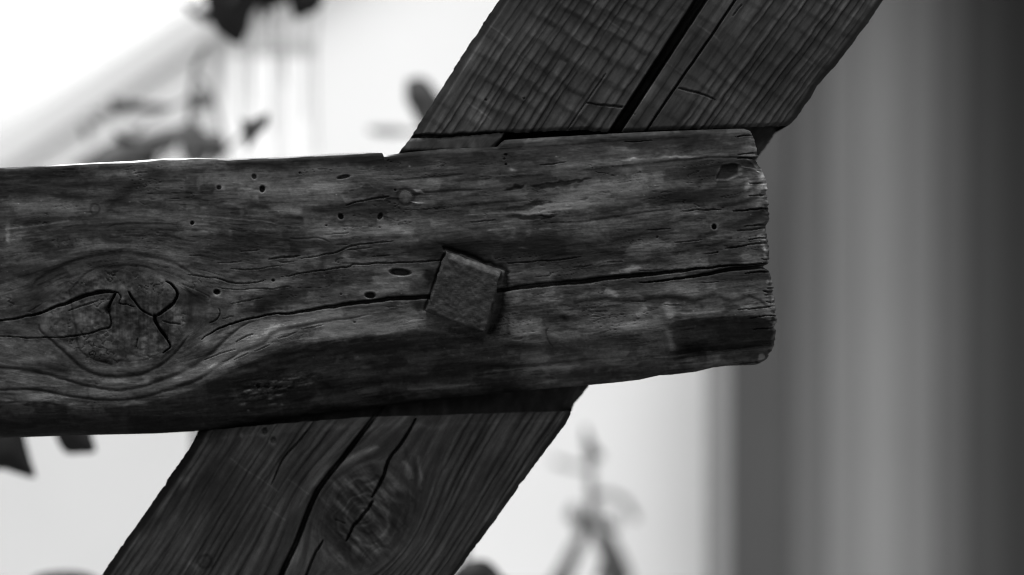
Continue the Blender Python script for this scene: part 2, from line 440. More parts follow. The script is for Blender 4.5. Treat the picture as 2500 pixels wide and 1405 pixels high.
# ---- big tonal patches (stain, wear)
for a in [
    (100, 432, 170, 34, -2, -.95), (60, 470, 90, 14, 0, -.5), (96, 541, 55, 10, -4, -.95), (167, 480, 40, 7, 3, -1.0), (183, 453, 46, 7, 0, -.8),
    (296, 493, 22, 9, 0, -.95), (279, 516, 22, 6, 0, -.6), (327, 430, 34, 17, 0, .55), (442, 401, 78, 12, -3, .75), (385, 428, 26, 14, 0, -.7),
    (330, 455, 50, 16, -35, -.6), (250, 466, 32, 10, 0, .6), (308, 524, 75, 12, 0, .55), (192, 505, 80, 14, 3, .45), (60, 505, 60, 14, 0, .4),
    (360, 540, 60, 10, 0, .5), (19, 574, 5, 26, 0, 1.0), (230, 590, 80, 14, -3, .25), (150, 600, 60, 22, 0, -.25), (60, 640, 110, 26, -4, -.25),
    (310, 660, 110, 22, 0, -.35), (430, 640, 40, 18, 0, .25), (420, 580, 70, 14, 0, .25), (500, 560, 60, 12, 3, .45),
    (720, 470, 150, 40, 0, .85), (690, 518, 70, 12, 3, .6), (820, 450, 50, 14, 0, .45), (620, 499, 32, 9, 5, -.9), (650, 508, 26, 6, 15, -.7),
    (758, 393, 200, 13, -2, -1.0), (640, 402, 90, 9, -4, -.6), (900, 392, 90, 16, -2, -.6), (787, 518, 44, 10, 0, -.7), (810, 508, 40, 8, -8, -.6),
    (883, 470, 52, 18, -4, -.75), (930, 505, 50, 26, 0, -.7), (855, 500, 30, 14, 0, -.5), (480, 478, 70, 10, 0, -.7), (520, 492, 44, 12, 0, -.6),
    (575, 470, 12, 9, 0, -.5), (643, 578, 80, 11, 2, -.75), (560, 600, 110, 20, 2, -.45), (690, 600, 90, 18, 0, -.5), (580, 630, 60, 10, 0, -.6),
    (874, 575, 120, 24, -2, .8), (800, 560, 60, 12, 0, .5), (960, 560, 70, 24, 0, .55), (1020, 545, 60, 20, -5, .35), (760, 610, 26, 9, -5, .8),
    (770, 622, 24, 8, -10, .7), (850, 630, 12, 8, 0, .8), (640, 650, 60, 18, 0, -.35), (790, 672, 50, 22, -8, -.65), (830, 690, 60, 14, -10, -.6),
    (740, 705, 40, 10, -10, -.4), (660, 730, 45, 22, -12, -1.0), (640, 755, 30, 12, -15, -.9), (620, 715, 24, 10, 0, .55), (700, 690, 40, 8, -4, .5),
    (875, 700, 70, 22, -3, .5), (950, 700, 60, 20, 0, .45), (560, 725, 30, 16, -10, .6), (600, 745, 50, 14, -15, .5), (720, 790, 140, 18, -12, .8),
    (900, 790, 120, 14, -4, .6), (860, 814, 110, 9, -5, 1.2), (990, 795, 60, 8, -3, 1.1), (1010, 780, 26, 9, 0, .7), (640, 826, 90, 18, -25, .85),
    (520, 900, 26, 10, -30, 1.0), (505, 830, 10, 18, 30, 1.0), (548, 885, 40, 8, -25, .7), (440, 930, 60, 7, -20, .7), (120, 972, 40, 8, 2, .9),
    (90, 968, 26, 6, 0, .6), (170, 985, 22, 4, 6, .9), (330, 984, 50, 5, -6, .9), (280, 930, 40, 6, 4, .8), (355, 928, 8, 10, 0, .8), (430, 921, 14, 6, 0, .7),
    (60, 932, 14, 7, 0, .7), (75, 880, 28, 6, 4, .6), (150, 930, 110, 18, 8, .25), (40, 915, 60, 12, 0, .25),
    # right half
    (1450, 880, 190, 20, -3, .6), (1300, 870, 80, 22, -3, .3), (1720, 885, 120, 8, -3, .6), (620, 830, 120, 36, -28, .75), (800, 790, 150, 24, -10, .65), (450, 905, 80, 24, -30, .6), (540, 875, 60, 26, -35, .5), (250, 965, 160, 8, 0, .4), (930, 770, 90, 16, -6, .4), (1520, 770, 110, 22, 0, .35), (1300, 720, 80, 16, -4, .4), (1780, 720, 80, 20, 0, .3),
    (1040, 380, 140, 26, -4, -.55), (1300, 372, 200, 26, -3, -.65), (1650, 345, 190, 18, -2, -.7), (1780, 400, 90, 14, -3, -.6),
    (1060, 450, 80, 12, -6, .45), (1110, 490, 90, 12, -5, .3), (1248, 417, 9, 3.5, 0, 1.8), (1300, 470, 160, 16, -6, .45), (1372, 499, 60, 16, -6, .85),
    (1300, 512, 120, 10, -5, .5), (1496, 483, 120, 22, -5, .75), (1540, 440, 130, 20, -6, .7), (1620, 455, 70, 8, -5, .45), (1420, 540, 80, 14, -4, .35),
    (1647, 487, 100, 13, -5, -.8), (1712, 424, 90, 26, -6, -.65), (1700, 470, 80, 18, 0, -.55), (1518, 365, 34, 8, 0, .8), (1545, 387, 22, 2.5, -2, 1.6),
    (1648, 383, 52, 2.6, -3, 1.7), (1680, 360, 60, 10, 0, -.4), (1230, 608, 220, 24, -3, -1.05), (1120, 600, 100, 14, -3, -.9), (1350, 590, 60, 14, -4, -.5),
    (1430, 625, 90, 26, -4, -.7), (1330, 630, 90, 22, 0, -.6), (1275, 605, 14, 3, 0, 1.2), (1460, 560, 50, 8, 0, .45), (1548, 641, 46, 9, -4, -1.0),
    (1541, 657, 24, 7, -4, 1.9), (1498, 669, 22, 5, -6, 1.0), (1612, 630, 34, 15, 0, -.8), (1560, 600, 80, 16, -5, .35), (1650, 575, 60, 12, -6, .35),
    (1720, 555, 60, 16, -10, .3), (1760, 640, 90, 14, -3, .35), (1700, 650, 60, 9, -3, .3), (1830, 620, 50, 22, 0, .45), (1860, 590, 20, 16, 0, .4),
    (1853, 494, 22, 16, -20, .9), (1838, 478, 30, 8, -20, .4), (1800, 535, 50, 7, -10, .5), (1833, 360, 18, 7, 10, .95), (1838, 340, 12, 8, 0, .7), (1830, 378, 20, 6, 10, .6),
    (1859, 455, 11, 19, -8, 1.9), (1855, 430, 9, 7, 30, 1.7), (1824, 454, 8, 11, 20, 1.5), (1817, 437, 8, 10, 30, .9), (1803, 412, 10, 8, 0, .9), (1845, 448, 10, 12, 0, -.6),
    (1250, 720, 30, 8, -10, .8), (1262, 735, 14, 9, -30, .7), (1380, 735, 100, 12, -4, .35), (1330, 690, 60, 5, -6, .5), (1290, 799, 50, 15, -3, 1.3), (1290, 815, 26, 4, -2, .8),
    (1355, 815, 16, 18, 10, .7), (1420, 822, 60, 14, -3, .55), (1520, 800, 70, 12, -3, .7), (1430, 785, 70, 12, -3, .5), (1560, 790, 60, 12, -4, .75), (1560, 705, 90, 9, -3, .45),
    (1640, 705, 60, 14, -3, .45), (1740, 705, 70, 14, -3, .3), (1700, 760, 80, 9, -3, .45), (1840, 760, 40, 14, 25, .6), (1872, 740, 14, 18, -20, .7), (1875, 765, 12, 12, 40, .9),
    (1520, 840, 90, 16, -2, .2), (1378, 777, 44, 9, 0, -.5), (1380, 762, 40, 5, 0, .4), (1462, 755, 60, 7, 0, -.4),
    (1330, 900, 90, 10, -4, .55), (1340, 931, 26, 8, 0, .5), (1060, 945, 120, 6, -5, .45), (1010, 925, 140, 10, -6, -.55), (1120, 900, 120, 8, -5, -.5),
    (700, 1000, 150, 10, -8, .4), (300, 1040, 240, 26, -2, -.55), (100, 1045, 160, 24, -2, -.6), (50, 1010, 60, 20, 0, .25), (900, 870, 200, 12, -7, .3),
    (1000, 855, 120, 14, -5, -.35), (1200, 870, 100, 12, -4, .3),
]:
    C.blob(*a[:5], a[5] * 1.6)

# ---- dark grain lines (late wood) round the knot and along the face
def grain(pts, wd, depth, tone, **k):
    C.line(pts, wd, depth, tone, **k)
grain([(-60, 897), (0, 899), (67, 906), (112, 915), (157, 927), (202, 940), (269, 952), (314, 950), (370, 938), (426, 917), (470, 895), (515, 863), (534, 844), (556, 824), (594, 795), (626, 783)],
      [4, 4, 4, 3.5, 3.5, 5, 7, 4, 2], .8, -1.3, taper=(0, 1))
grain([(-60, 951), (0, 952), (78, 952), (134, 961), (202, 972), (269, 978), (336, 972), (403, 955), (470, 933), (526, 901), (550, 882), (585, 860), (639, 840), (673, 813), (707, 803), (751, 794), (796, 785), (852, 777), (908, 767)],
      [4, 3, 3, 3, 4, 5, 6, 6, 3, 2], .8, -1.3, taper=(0, 1))
grain([(-60, 984), (0, 984), (90, 983), (146, 990)], [3, 3], .4, -.8, taper=(0, 1))
grain([(95, 790), (99, 808), (117, 826), (146, 851), (170, 873), (193, 894), (224, 911), (258, 919), (291, 922), (325, 918), (358, 909), (395, 890), (430, 860), (462, 820)],
      [3, 4, 5, 5, 5, 4, 4, 3], .9, -1.2)
grain([(80, 700), (94, 683), (135, 660), (179, 640), (224, 626), (280, 619), (336, 622), (381, 631), (426, 645), (470, 668)], [4, 6, 7, 7, 5, 3], .5, -.9)
grain([(170, 706), (178, 770), (185, 812), (190, 840), (203, 862), (235, 880), (275, 890)], [2, 3, 2.5, 2.5], .6, -.8)
grain([(171, 710), (190, 690), (215, 666), (250, 655), (330, 650), (380, 660)], [2, 3, 4, 3], .35, -.6)
grain([(445, 690), (462, 720), (465, 760), (455, 800), (425, 850), (392, 880)], [4, 6, 8, 6, 4], .4, -.7)
C.blob(88, 725, 24, 44, 8, tone=-.9)
C.blob(84, 775, 18, 30, 20, tone=-.7)
C.blob(480, 720, 18, 24, 0, tone=-.9)
grain([(260, 556), (288, 547), (340, 546), (395, 547), (430, 551)], [2, 3, 2], .2, -.9)
grain([(150, 560), (185, 551), (215, 550)], 3, .2, -.7)
grain([(285, 565), (308, 565)], 2, .2, -1.0)
grain([(300, 575), (336, 577), (413, 578), (448, 587), (480, 592)], [2, 4, 3], .3, -.8)
grain([(20, 560), (90, 553), (173, 540)], 3.0, -.15, .9)
grain([(15, 590), (55, 583)], 3.5, -.15, 1.1)
grain([(470, 529), (547, 534), (643, 541), (678, 549)], [2, 2.5, 1.5], -.2, 1.0)
grain([(560, 520), (640, 523), (700, 527), (745, 541)], [6, 9, 6], .2, -.9)
grain([(706, 582), (739, 584), (778, 581), (806, 591)], 2, .5, -.9)
grain([(820, 600), (864, 592), (930, 586), (980, 580)], [4, 6, 5], .2, -.5)
grain([(940, 487), (975, 487)], 4, .3, -1.3)
grain([(1008, 478), (1040, 471), (1110, 467), (1180, 463)], [6, 4, 4, 3], .35, -1.3)
grain([(960, 441), (1036, 435), (1132, 425)], [2, 2, 3], .3, -.9)
grain([(1100, 442), (1150, 440), (1240, 436), (1330, 428)], [4, 6, 5, 3], .2, -.7)
grain([(1055, 511), (1113, 505), (1200, 497), (1290, 490)], [3, 4, 3], .3, -.8)
grain([(1410, 419), (1518, 408), (1604, 399), (1734, 386), (1842, 385)], [5, 5, 4, 3, 2], .5, -1.1)
grain([(1200, 366), (1350, 357), (1500, 346), (1700, 336)], [3, 3, 3], .2, -.5)
grain([(1330, 546), (1420, 543), (1500, 530), (1640, 512)], [2, 3, 2], .3, -.8)
grain([(1480, 595), (1560, 575), (1640, 548), (1700, 520)], [4, 6, 5], .2, -.7)
grain([(1700, 520), (1777, 504), (1853, 483)], [5, 7, 5], .3, -1.1)
grain([(1700, 585), (1790, 555), (1874, 515)], [5, 10, 11], .3, -.9)
grain([(1640, 622), (1690, 612), (1742, 601), (1790, 580)], [6, 8, 6], .2, -.9)
grain([(1400, 744), (1468, 730), (1514, 737), (1594, 730), (1640, 729), (1673, 735), (1692, 739), (1719, 728), (1753, 726), (1787, 737), (1833, 726), (1867, 744), (1885, 758)],
      [5, 6, 6, 6, 6, 6, 5, 4], .55, -.95, warp=1.2)
grain([(1477, 707), (1492, 716), (1507, 726)], 7, -.1, 1.6)
grain([(1624, 738), (1632, 757), (1640, 778)], 11, -.15, 1.8)
grain([(1632, 806), (1637, 830), (1642, 858)], 9, -.1, 1.1)
grain([(1553, 772), (1578, 750)], 8, -.1, 1.5)
grain([(1560, 778), (1553, 780)], 2, .3, -1)
grain([(1400, 772), (1440, 769), (1490, 765)], 3, -.1, .7)
grain([(1640, 766), (1700, 765), (1760, 762)], 3, -.1, .7)
grain([(1594, 874), (1700, 866), (1830, 855), (1885, 848)], [2, 3, 3], -.35, 1.0)
grain([(1240, 780), (1238, 800), (1244, 820)], 4, .3, -.7)
grain([(1340, 800), (1333, 812), (1338, 832), (1350, 848)], 2, .3, -.6)
grain([(1190, 895), (1320, 890), (1420, 880), (1540, 872)], [4, 4, 3], .2, -.8)
grain([(1200, 905), (1300, 900), (1420, 893)], 2.5, -.15, .7)
grain([(880, 905), (980, 895), (1100, 890), (1180, 885)], [5, 8, 6], .2, -.7)
grain([(985, 952), (1060, 948), (1150, 938)], 3, -.1, .8)
grain([(520, 928), (620, 890), (720, 862), (830, 845)], [4, 5, 4], .2, -.6)

# ---- dark scars where the old coat flaked
def flake(x, y, rx, ry, ang, tone, h=-.35):
    C.blob(x, y, rx, ry, ang, tone * 1.25, h, warp=4.0, hard=1.5)
flake(1253, 461, 26, 4.0, -8, -1.2); flake(1262, 457, 8, 5, 0, -.9)
flake(1338, 454, 34, 6.0, -3, -1.3); flake(1392, 443, 30, 5.0, -12, -1.3); flake(1430, 436, 10, 2, -5, -1)
flake(1276, 507, 66, 7.5, -7, -.75, -.25); flake(1320, 500, 30, 9, -4, -.35, -.2)
flake(1296, 530, 58, 7.0, 2, -1.1); flake(1344, 527, 26, 4, 3, -1.1)
flake(1480, 468, 14, 2.5, 0, -.9); flake(1425, 484, 10, 2.5, -15, -.9); flake(1558, 420, 4, 2, 0, -1.2); flake(1495, 430, 3, 2, 0, -1.2)
flake(1790, 603, 26, 3, -3, -.7)
grain([(1220, 517), (1290, 522), (1340, 516), (1400, 510)], 2.5, -.2, .8)
grain([(1130, 527), (1200, 522), (1236, 519)], 1.6, -.1, .8)
grain([(1189, 564), (1215, 560), (1260, 558)], 1.8, -.1, 1.2)
grain([(1315, 562), (1345, 559)], 2, -.1, .9)
C.blob(1000, 407, 3, 2.4, 0, 2.6, .2, warp=0); C.blob(1358, 383, 2, 1.6, 0, 2.6, .2, warp=0)
# broken flake at the end
C.poly([(1745, 440), (1764, 406), (1786, 399), (1800, 402), (1798, 425), (1780, 437), (1764, 440)], -.9, -1.0, 2.5)
C.line([(1743, 441), (1764, 405), (1786, 398), (1812, 404)], 2, -.3, 1.1, warp=1)
C.line([(1745, 444), (1775, 440), (1800, 430), (1812, 424)], 3, -.3, .9, warp=1)
C.line([(1808, 407), (1828, 411), (1843, 414), (1853, 422)], 1.6, -.3, 1.5, warp=.4)
C.line([(1825, 388), (1840, 402), (1855, 425)], 2.2, -.2, .9, warp=.5)

# ---- underside chamfer at the end, toned darker
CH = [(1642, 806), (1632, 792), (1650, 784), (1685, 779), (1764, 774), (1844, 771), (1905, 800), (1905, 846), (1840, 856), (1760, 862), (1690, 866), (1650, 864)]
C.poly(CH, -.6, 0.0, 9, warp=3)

# ---- ragged rotten patch on the underside
rp = np.exp(-(((X - 665) * .97 + (Y - 945) * -.2) / 95) ** 2 - (((X - 665) * .2 + (Y - 945) * .97) / 22) ** 2)
pn = fbm(X / 15, (Y + .2 * X) / 7, 41, 3)
H -= rp * 3.0 * sstep(0.0, 0.5, pn)
T += rp * (2.0 * sstep(.15, .6, fbm(X / 12, (Y + .2 * X) / 4.5, 42, 2)) - 1.0 * sstep(.1, .5, pn))
for (x, y, rx, ry) in ((607, 954, 14, 3), (578, 968, 12, 3), (596, 987, 9, 4), (659, 973, 8, 3), (666, 988, 8, 3), (757, 936, 12, 2.5), (690, 988, 4, 3), (680, 965, 10, 2.5), (607, 1003, 4, 2), (720, 925, 20, 2), (620, 960, 10, 4)):
    C.blob(x, y, rx, ry, -10, 2.2, .9, warp=1.5)
C.hole(630, 941, 5, 8, 10, 7, .3)
C.blob(795, 941, 13, 5, 15, -.9, -.6)

# ---- the knot: heartwood with a fibrous, crazed face
kd = np.sqrt(((X - 285) / 185) ** 2 + ((Y - 778) / 125) ** 2)
kin = 1 - sstep(.8, 1.0, kd)
kf = fbm(X / 5, Y / 60, 51, 3)           # upright fibres across the sawn branch
k2 = 1 - sstep(.75, 1.05, np.sqrt(((X - 350) / 100) ** 2 + ((Y - 790) / 85) ** 2))
T += k2 * (.55 * kf - .15)
H += k2 * .22 * kf
T += kin * .45 * fbm(X / 9, Y / 9, 52, 3)
H += kin * .35 * fbm(X / 12, Y / 10, 53, 3)
cz = np.abs(fbm(X / 13, Y / 17, 54, 2))
czm = kin * (1 - k2) * sstep(-.2, .5, fbm(X / 40, Y / 40, 55, 2))
H -= 1.6 * (1 - sstep(0, .09, cz)) * czm
for a in [(125, 770, 34, 16, -10, .7), (112, 800, 10, 20, 0, 1.0), (200, 770, 26, 30, 0, .35), (225, 780, 20, 40, 0, .5), (205, 800, 10, 26, 0, .5), (165, 780, 14, 18, 0, -.8),
          (238, 780, 12, 20, 0, -.5), (380, 685, 30, 12, 10, .9), (392, 680, 8, 10, 0, .9), (308, 704, 12, 8, -30, 1.3), (300, 735, 12, 10, 0, .7), (440, 775, 7, 16, -25, .9), (450, 690, 26, 20, 0, .5),
          (340, 740, 34, 14, 20, -.5), (310, 800, 36, 40, 0, -.35), (400, 800, 30, 40, 0, -.4), (310, 815, 6, 26, 0, .7), (285, 820, 4, 20, 0, .5), (356, 830, 5, 26, 0, .5),
          (215, 880, 26, 10, 30, .7), (300, 896, 40, 8, 4, .5), (330, 894, 8, 9, 0, .6), (160, 850, 16, 10, 40, .6), (260, 880, 16, 8, 20, -.8), (305, 882, 26, 8, 0, -.7), (120, 740, 30, 16, -10, .4),
          (500, 760, 30, 16, -20, .4)]:
    C.blob(*a)

# ---- drying checks
CRK = 11.0
C.crack([(-70, 794), (0, 783), (50, 776), (100, 765)], [1.4, 1.6, 2], 7, taper=(0, 0))
C.crack([(96, 766), (125, 753), (160, 742), (200, 725), (240, 715), (265, 713), (290, 716)], [1.8, 2.4, 3.2, 3.6, 3.6, 2.2], CRK, taper=(0, 1))
C.crack([(283, 717), (272, 735), (263, 752)], [2.2, 2, 3], CRK)
C.blob(264, 757, 6, 9, 0, 0, -9, warp=.5)
C.crack([(264, 757), (270, 778), (270, 798), (250, 805), (215, 815), (170, 822), (110, 825), (45, 824), (0, 822)], [2.2, 1.8, 1.6, 1.5, 1.4, 1.2, 1, .8, .7], 5)
C.crack([(165, 760), (200, 748), (240, 734)], [1, 1.6, 1], 2.5)
C.crack([(314, 712), (320, 724), (335, 745), (350, 760), (374, 774)], [2.2, 2, 1.6, 1.6], 6)
C.crack([(404, 686), (418, 695), (430, 710), (433, 724), (424, 740), (405, 755), (380, 772)], [1.2, 2.0, 2.4, 2.8, 3.2, 3.2], CRK)
C.crack([(377, 772), (380, 788), (400, 818), (413, 838), (414, 850), (397, 864)], [3.4, 2.8, 2.8, 2.2, 1.2, .9], CRK, taper=(0, 1))
C.crack([(395, 783), (420, 790), (441, 792)], [1.2, 1.6, 1.2], 3)
C.crack([(337, 826), (332, 850)], 1.2, 2.5)
C.crack([(288, 716), (296, 728), (292, 742), (310, 745), (330, 752)], [1.2, 1.2, 1], 3)
# the long check running out to the end through the bolt
C.crack([(490, 832), (509, 817), (550, 797), (585, 784), (626, 776), (671, 766), (704, 766), (751, 758), (819, 747), (886, 738), (953, 730), (1020, 727), (1090, 722)],
        [.8, 1.2, 1.5, 1.2, 1.5, 2.6, 3.2, 3.6, 3.6, 4.2, 4.5, 4.5, 4.5], CRK, taper=(1, 0))
C.crack([(1180, 715), (1238, 707), (1280, 700), (1350, 693), (1400, 689), (1480, 680.5), (1514, 677), (1560, 672), (1628, 665), (1742, 653), (1860, 645), (1900, 643)],
        [4, 4.5, 4.8, 4.8, 4.8, 4.4, 4, 3.6, 2.4, 1.6, 1.6, 1.8], CRK, taper=(0, 0))
C.crack([(1560, 690), (1628, 685), (1719, 671), (1787, 659), (1862, 652), (1900, 648)], [1, 1.6, 2.2, 4, 4.5, 5], CRK, taper=(1, 0))
C.crack([(460, 671), (514, 678), (568, 691), (617, 691), (650, 683)], [1, 1.4, 1.4, 1], 3)
C.crack([(560, 655), (600, 660), (640, 656), (690, 648)], [.8, 1, .8], 1.6)
C.crack([(530, 705), (600, 707), (650, 706), (720, 700)], [.8, 1, .8], 1.6)
C.crack([(560, 745), (600, 736), (640, 728)], [.8, 1, .8], 1.6)
C.crack([(684, 678), (740, 667), (796, 659), (850, 652), (862, 646), (897, 646), (931, 643), (1020, 640), (1085, 636)], [.8, 1, 1.2, 1.4, 1.4, 1.2, 1.2, 1.2], 3)
C.crack([(655, 635), (684, 630), (733, 626)], [1.2, 2, 1.2], 3)
C.crack([(729, 634), (792, 622), (823, 615), (864, 601), (908, 595), (960, 590)], [.8, 1.2, 1.4, 1], 2.5)
C.crack([(1230, 645), (1290, 640), (1350, 636), (1420, 628)], [.9, 1.2, .8], 2)
C.crack([(845, 501), (903, 487), (950, 481)], [1, 1.6, 2], 3)
C.crack([(1667, 515), (1702, 513), (1760, 512)], [1, 1.4, 1], 2.5)
C.crack([(1790, 516), (1816, 515), (1880, 509)], [1, 1.6, 2.2], 6, taper=(1, 0))
C.crack([(1799, 563), (1840, 560), (1880, 556)], [.9, 1.3, 1.6], 4, taper=(1, 0))
C.crack([(1770, 608), (1810, 601), (1880, 593)], [.9, 1.3, 1.6], 4, taper=(1, 0))
C.crack([(1800, 760), (1840, 753), (1895, 747)], [.8, 1.1, 1.5], 4, taper=(1, 0))
C.crack([(1862, 712), (1890, 716)], [1.5, 3], 4, taper=(1, 0))
C.crack([(1866, 722), (1892, 716)], [1.5, 2], 3, taper=(1, 0))
C.crack([(1800, 388), (1830, 386), (1852, 388)], [1, 1.6, 3], 5, taper=(1, 0))
C.crack([(575, 835), (600, 822), (620, 815)], [.9, 1.6, .9], 3)
C.crack([(500, 880), (540, 862), (575, 852)], [.8, 1.2, .8], 2.5)
C.crack([(509, 790), (530, 780), (537, 765), (533, 755)], [1, 1.4, 1], 2.5)
C.crack([(540, 780), (570, 772)], [.8, 1], 2)
C.crack([(1720, 620), (1752, 618)], [.8, 1], 2)
for (x, y, l, sl) in ((560, 640, 60, -.05), (480, 625, 40, 0), (610, 612, 50, -.06), (880, 608, 60, -.1), (930, 625, 50, -.08), (1590, 660, 60, -.08), (1680, 590, 70, -.08), (1500, 640, 40, -.05),
                      (1420, 650, 50, -.06), (1610, 560, 60, -.07), (700, 640, 40, -.05), (590, 870, 40, -.45), (560, 875, 40, -.5), (640, 850, 40, -.4), (760, 800, 60, -.2), (700, 820, 50, -.3),
                      (1730, 690, 50, -.04), (1640, 745, 40, 0), (1460, 760, 50, -.05), (1560, 735, 40, -.05), (830, 570, 40, -.06), (1180, 540, 60, -.08), (1560, 345, 70, -.07), (1350, 400, 70, -.07)):
    C.crack([(x - l / 2, y - sl * l / 2), (x, y + 1), (x + l / 2, y + sl * l / 2)], [.8, 1.1, .8], 1.6)

rs = np.random.RandomState(17)
for y_ in np.linspace(335, 880, 16):
    y0_ = y_ + rs.uniform(-8, 8); L_ = rs.uniform(14, 70); xe_ = float(np.interp(y0_, [300, 340, 440, 540, 640, 700, 790, 850, 885], [1820, 1842, 1872, 1876, 1878, 1888, 1896, 1888, 1862]))
    C.crack([(xe_ - L_, y0_ + .07 * L_), (xe_ - .4 * L_, y0_ + rs.uniform(-2, 4)), (xe_ + 8, y0_)], [.6, 1.1, rs.uniform(1.2, 2.6)], rs.uniform(2, 6), taper=(1, 0))
for y_ in rs.uniform(340, 880, 30):
    xe_ = float(np.interp(y_, [300, 340, 440, 540, 640, 700, 790, 850, 885], [1820, 1842, 1872, 1876, 1878, 1888, 1896, 1888, 1862]))
    C.blob(xe_ - rs.uniform(0, 16), y_, rs.uniform(3, 9), rs.uniform(3, 9), 0, rs.choice([-1.0, 1.4, 1.8]), rs.uniform(-.8, .3), warp=4, hard=2)

# ---- holes
for a in [(620, 432, 6, 7, 0, 6, .2), (535, 459, 6, 6, 0, 6, .2), (640, 462, 6.5, 9, 10, 14, .1), (732, 423, 2.4, 2.4, 0, 5, 0), (839, 433, 17, 4.5, -10, 8, .3), (832, 529, 6, 8, -30, 10, .8),
          (928, 530, 6, 9, 20, 9, .2), (797, 551, 2.6, 2.2, 0, 4, 0), (928, 556, 1.8, 1.6, 0, 3, 0), (468.6, 545, 5, 5, 0, 12, .4), (978, 665, 28, 9.5, 3, 16, .5), (904, 721, 13.5, 8, 8, 16, .6),
          (529, 714, 8.5, 6.5, 0, 14, 1.0), (667, 685, 4, 3.6, 0, 8, 0), (832, 719, 2.5, 2.2, 0, 4, 0), (866, 786, 3, 2.2, 0, 4, 0), (1743.7, 554, 6, 7.5, 0, 16, 1.2), (964, 464, 3, 2.6, 0, 6, .6),
          (1604, 578, 2.4, 3, 20, 4, .6), (1752, 617, 2.6, 2.2, 0, 4, 0), (1234, 378, 4.5, 2.4, 0, 4, 0), (1231, 388, 3, 2.4, 0, 3, 0), (1234, 401, 2.6, 3, 0, 4, 0)]:
    C.hole(*a)
C.blob(529, 722, 12, 6, 0, .8, 0, warp=.6)  # pale lower lips of the holes: light on them painted in
C.blob(978, 676, 24, 4, 3, .6, 0, warp=.6)
C.blob(545, 457, 5, 8, 0, 1.2, 0, warp=.6)
C.blob(450, 552, 24, 13, 0, .7, .3)
C.blob(1752, 558, 12, 9, 0, .5, 0)
for k in range(4):
    C.ring(448, 551, 5 + 4.5 * k, 3.5 + 2.6 * k, 0, 1.1, -.5, -.15)
C.ring(232, 511, 11, 13, 0, 2.4, -.8, -.15)
C.ring(883, 470, 48, 17, -4, 2.5, .35, .2, warp=4)
C.blob(1378, 777, 7, 7, 0, -1.1, -.8); C.ring(1378, 777, 11, 9, 0, 1.6, -.5)
# recesses beside the bolt head, darkened as stain and as shade round it
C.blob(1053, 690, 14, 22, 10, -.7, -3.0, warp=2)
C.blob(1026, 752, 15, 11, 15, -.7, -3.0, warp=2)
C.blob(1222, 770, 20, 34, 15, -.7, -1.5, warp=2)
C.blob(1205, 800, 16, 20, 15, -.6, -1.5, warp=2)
C.blob(1150, 625, 80, 9, 20, -.6, -1.0)
C.line([(1082, 616), (1092, 607), (1160, 631), (1234, 660), (1240, 672)], 4, 2.6, -.3, warp=1.2)  # groove round the head, toned dark for its shadow
C.line([(1238, 662), (1226, 720), (1204, 790), (1190, 816)], [5, 8, 10, 7], 4, -.5, warp=2.0)
C.line([(1085, 620), (1062, 690), (1036, 760)], 3.5, 3, -.3, warp=.5)
C.blob(1150, 822, 60, 8, 20, -.6, -.6)
# seat of the peg
C.ring(990, 481, 20, 19, 0, 4.0, -.9, -.5, warp=.6)
C.blob(985, 470, 34, 16, 0, -.7)
for k in range(5):
    C.line([(1008 + 2 * k, 464 + 1.5 * k), (1030 + 2 * k, 466 + 2 * k)], 1.0, -.3, 1.4, warp=.2)
    C.line([(1000 + 3 * k, 492 + .8 * k), (1022 + 4 * k, 499 - .6 * k)], 1.0, -.3, 1.4, warp=.2)
# lint and dust specks caught on the rough face
rs = np.random.RandomState(5)
for k in range(90):
    C.blob(rs.uniform(0, 1860), rs.uniform(400, 880), 1.5, 1.3, 0, rs.uniform(1.0, 2.6), .15, warp=0)

C.t = np.clip((C.t - BASE) * 1.42, -3.4, 6)
C.t = BASE + np.where(C.t > 0, np.where(C.t < 4, 2.5 * np.tanh(C.t / 2.7), 3.0), C.t)
# ------ outline and mesh
YT = [(-70, 414), (0, 410), (110, 405), (230, 398), (320, 394), (400, 388), (480, 386), (560, 388), (620, 386), (700, 383), (760, 380), (800, 376), (840, 374.5), (900, 372.5), (932, 371.5),
      (934, 373), (937, 380), (945, 379.5), (970, 376), (1000, 372), (1090, 364), (1180, 360.5), (1214, 359), (1222, 350), (1232, 342.5), (1300, 338), (1500, 326.5), (1600, 322), (1700, 318), (1800, 315), (1880, 316)]
YB = [(-70, 1074), (0, 1070), (100, 1066.5), (200, 1063), (300, 1061), (380, 1059), (470, 1054), (560, 1043), (640, 1032), (740, 1016), (900, 997), (1000, 984), (1100, 972), (1200, 962.5), (1330, 950),
      (1440, 940.5), (1500, 935), (1560, 928), (1610, 917), (1640, 915.5), (1700, 908), (1740, 898), (1770, 894), (1830, 892), (1900, 888)]
XR = [(300, 1796), (316, 1818), (320, 1830), (330, 1838), (348, 1843), (372, 1849), (383, 1850), (388, 1845), (396, 1846), (410, 1855), (425, 1863), (440, 1870), (462, 1872), (474, 1869), (480, 1872), (500, 1876), (530, 1877.5),
      (545, 1873), (556, 1869), (575, 1871), (590, 1876), (620, 1877), (640, 1877), (646, 1874), (650, 1866), (654, 1866), (662, 1875), (685, 1884), (710, 1888), (717, 1886), (724, 1889), (750, 1892), (775, 1896), (790, 1895),
      (800, 1892), (806, 1894), (818, 1890), (830, 1893), (845, 1889), (858, 1883), (866, 1877), (876, 1872), (884, 1862), (890, 1848), (895, 1826)]

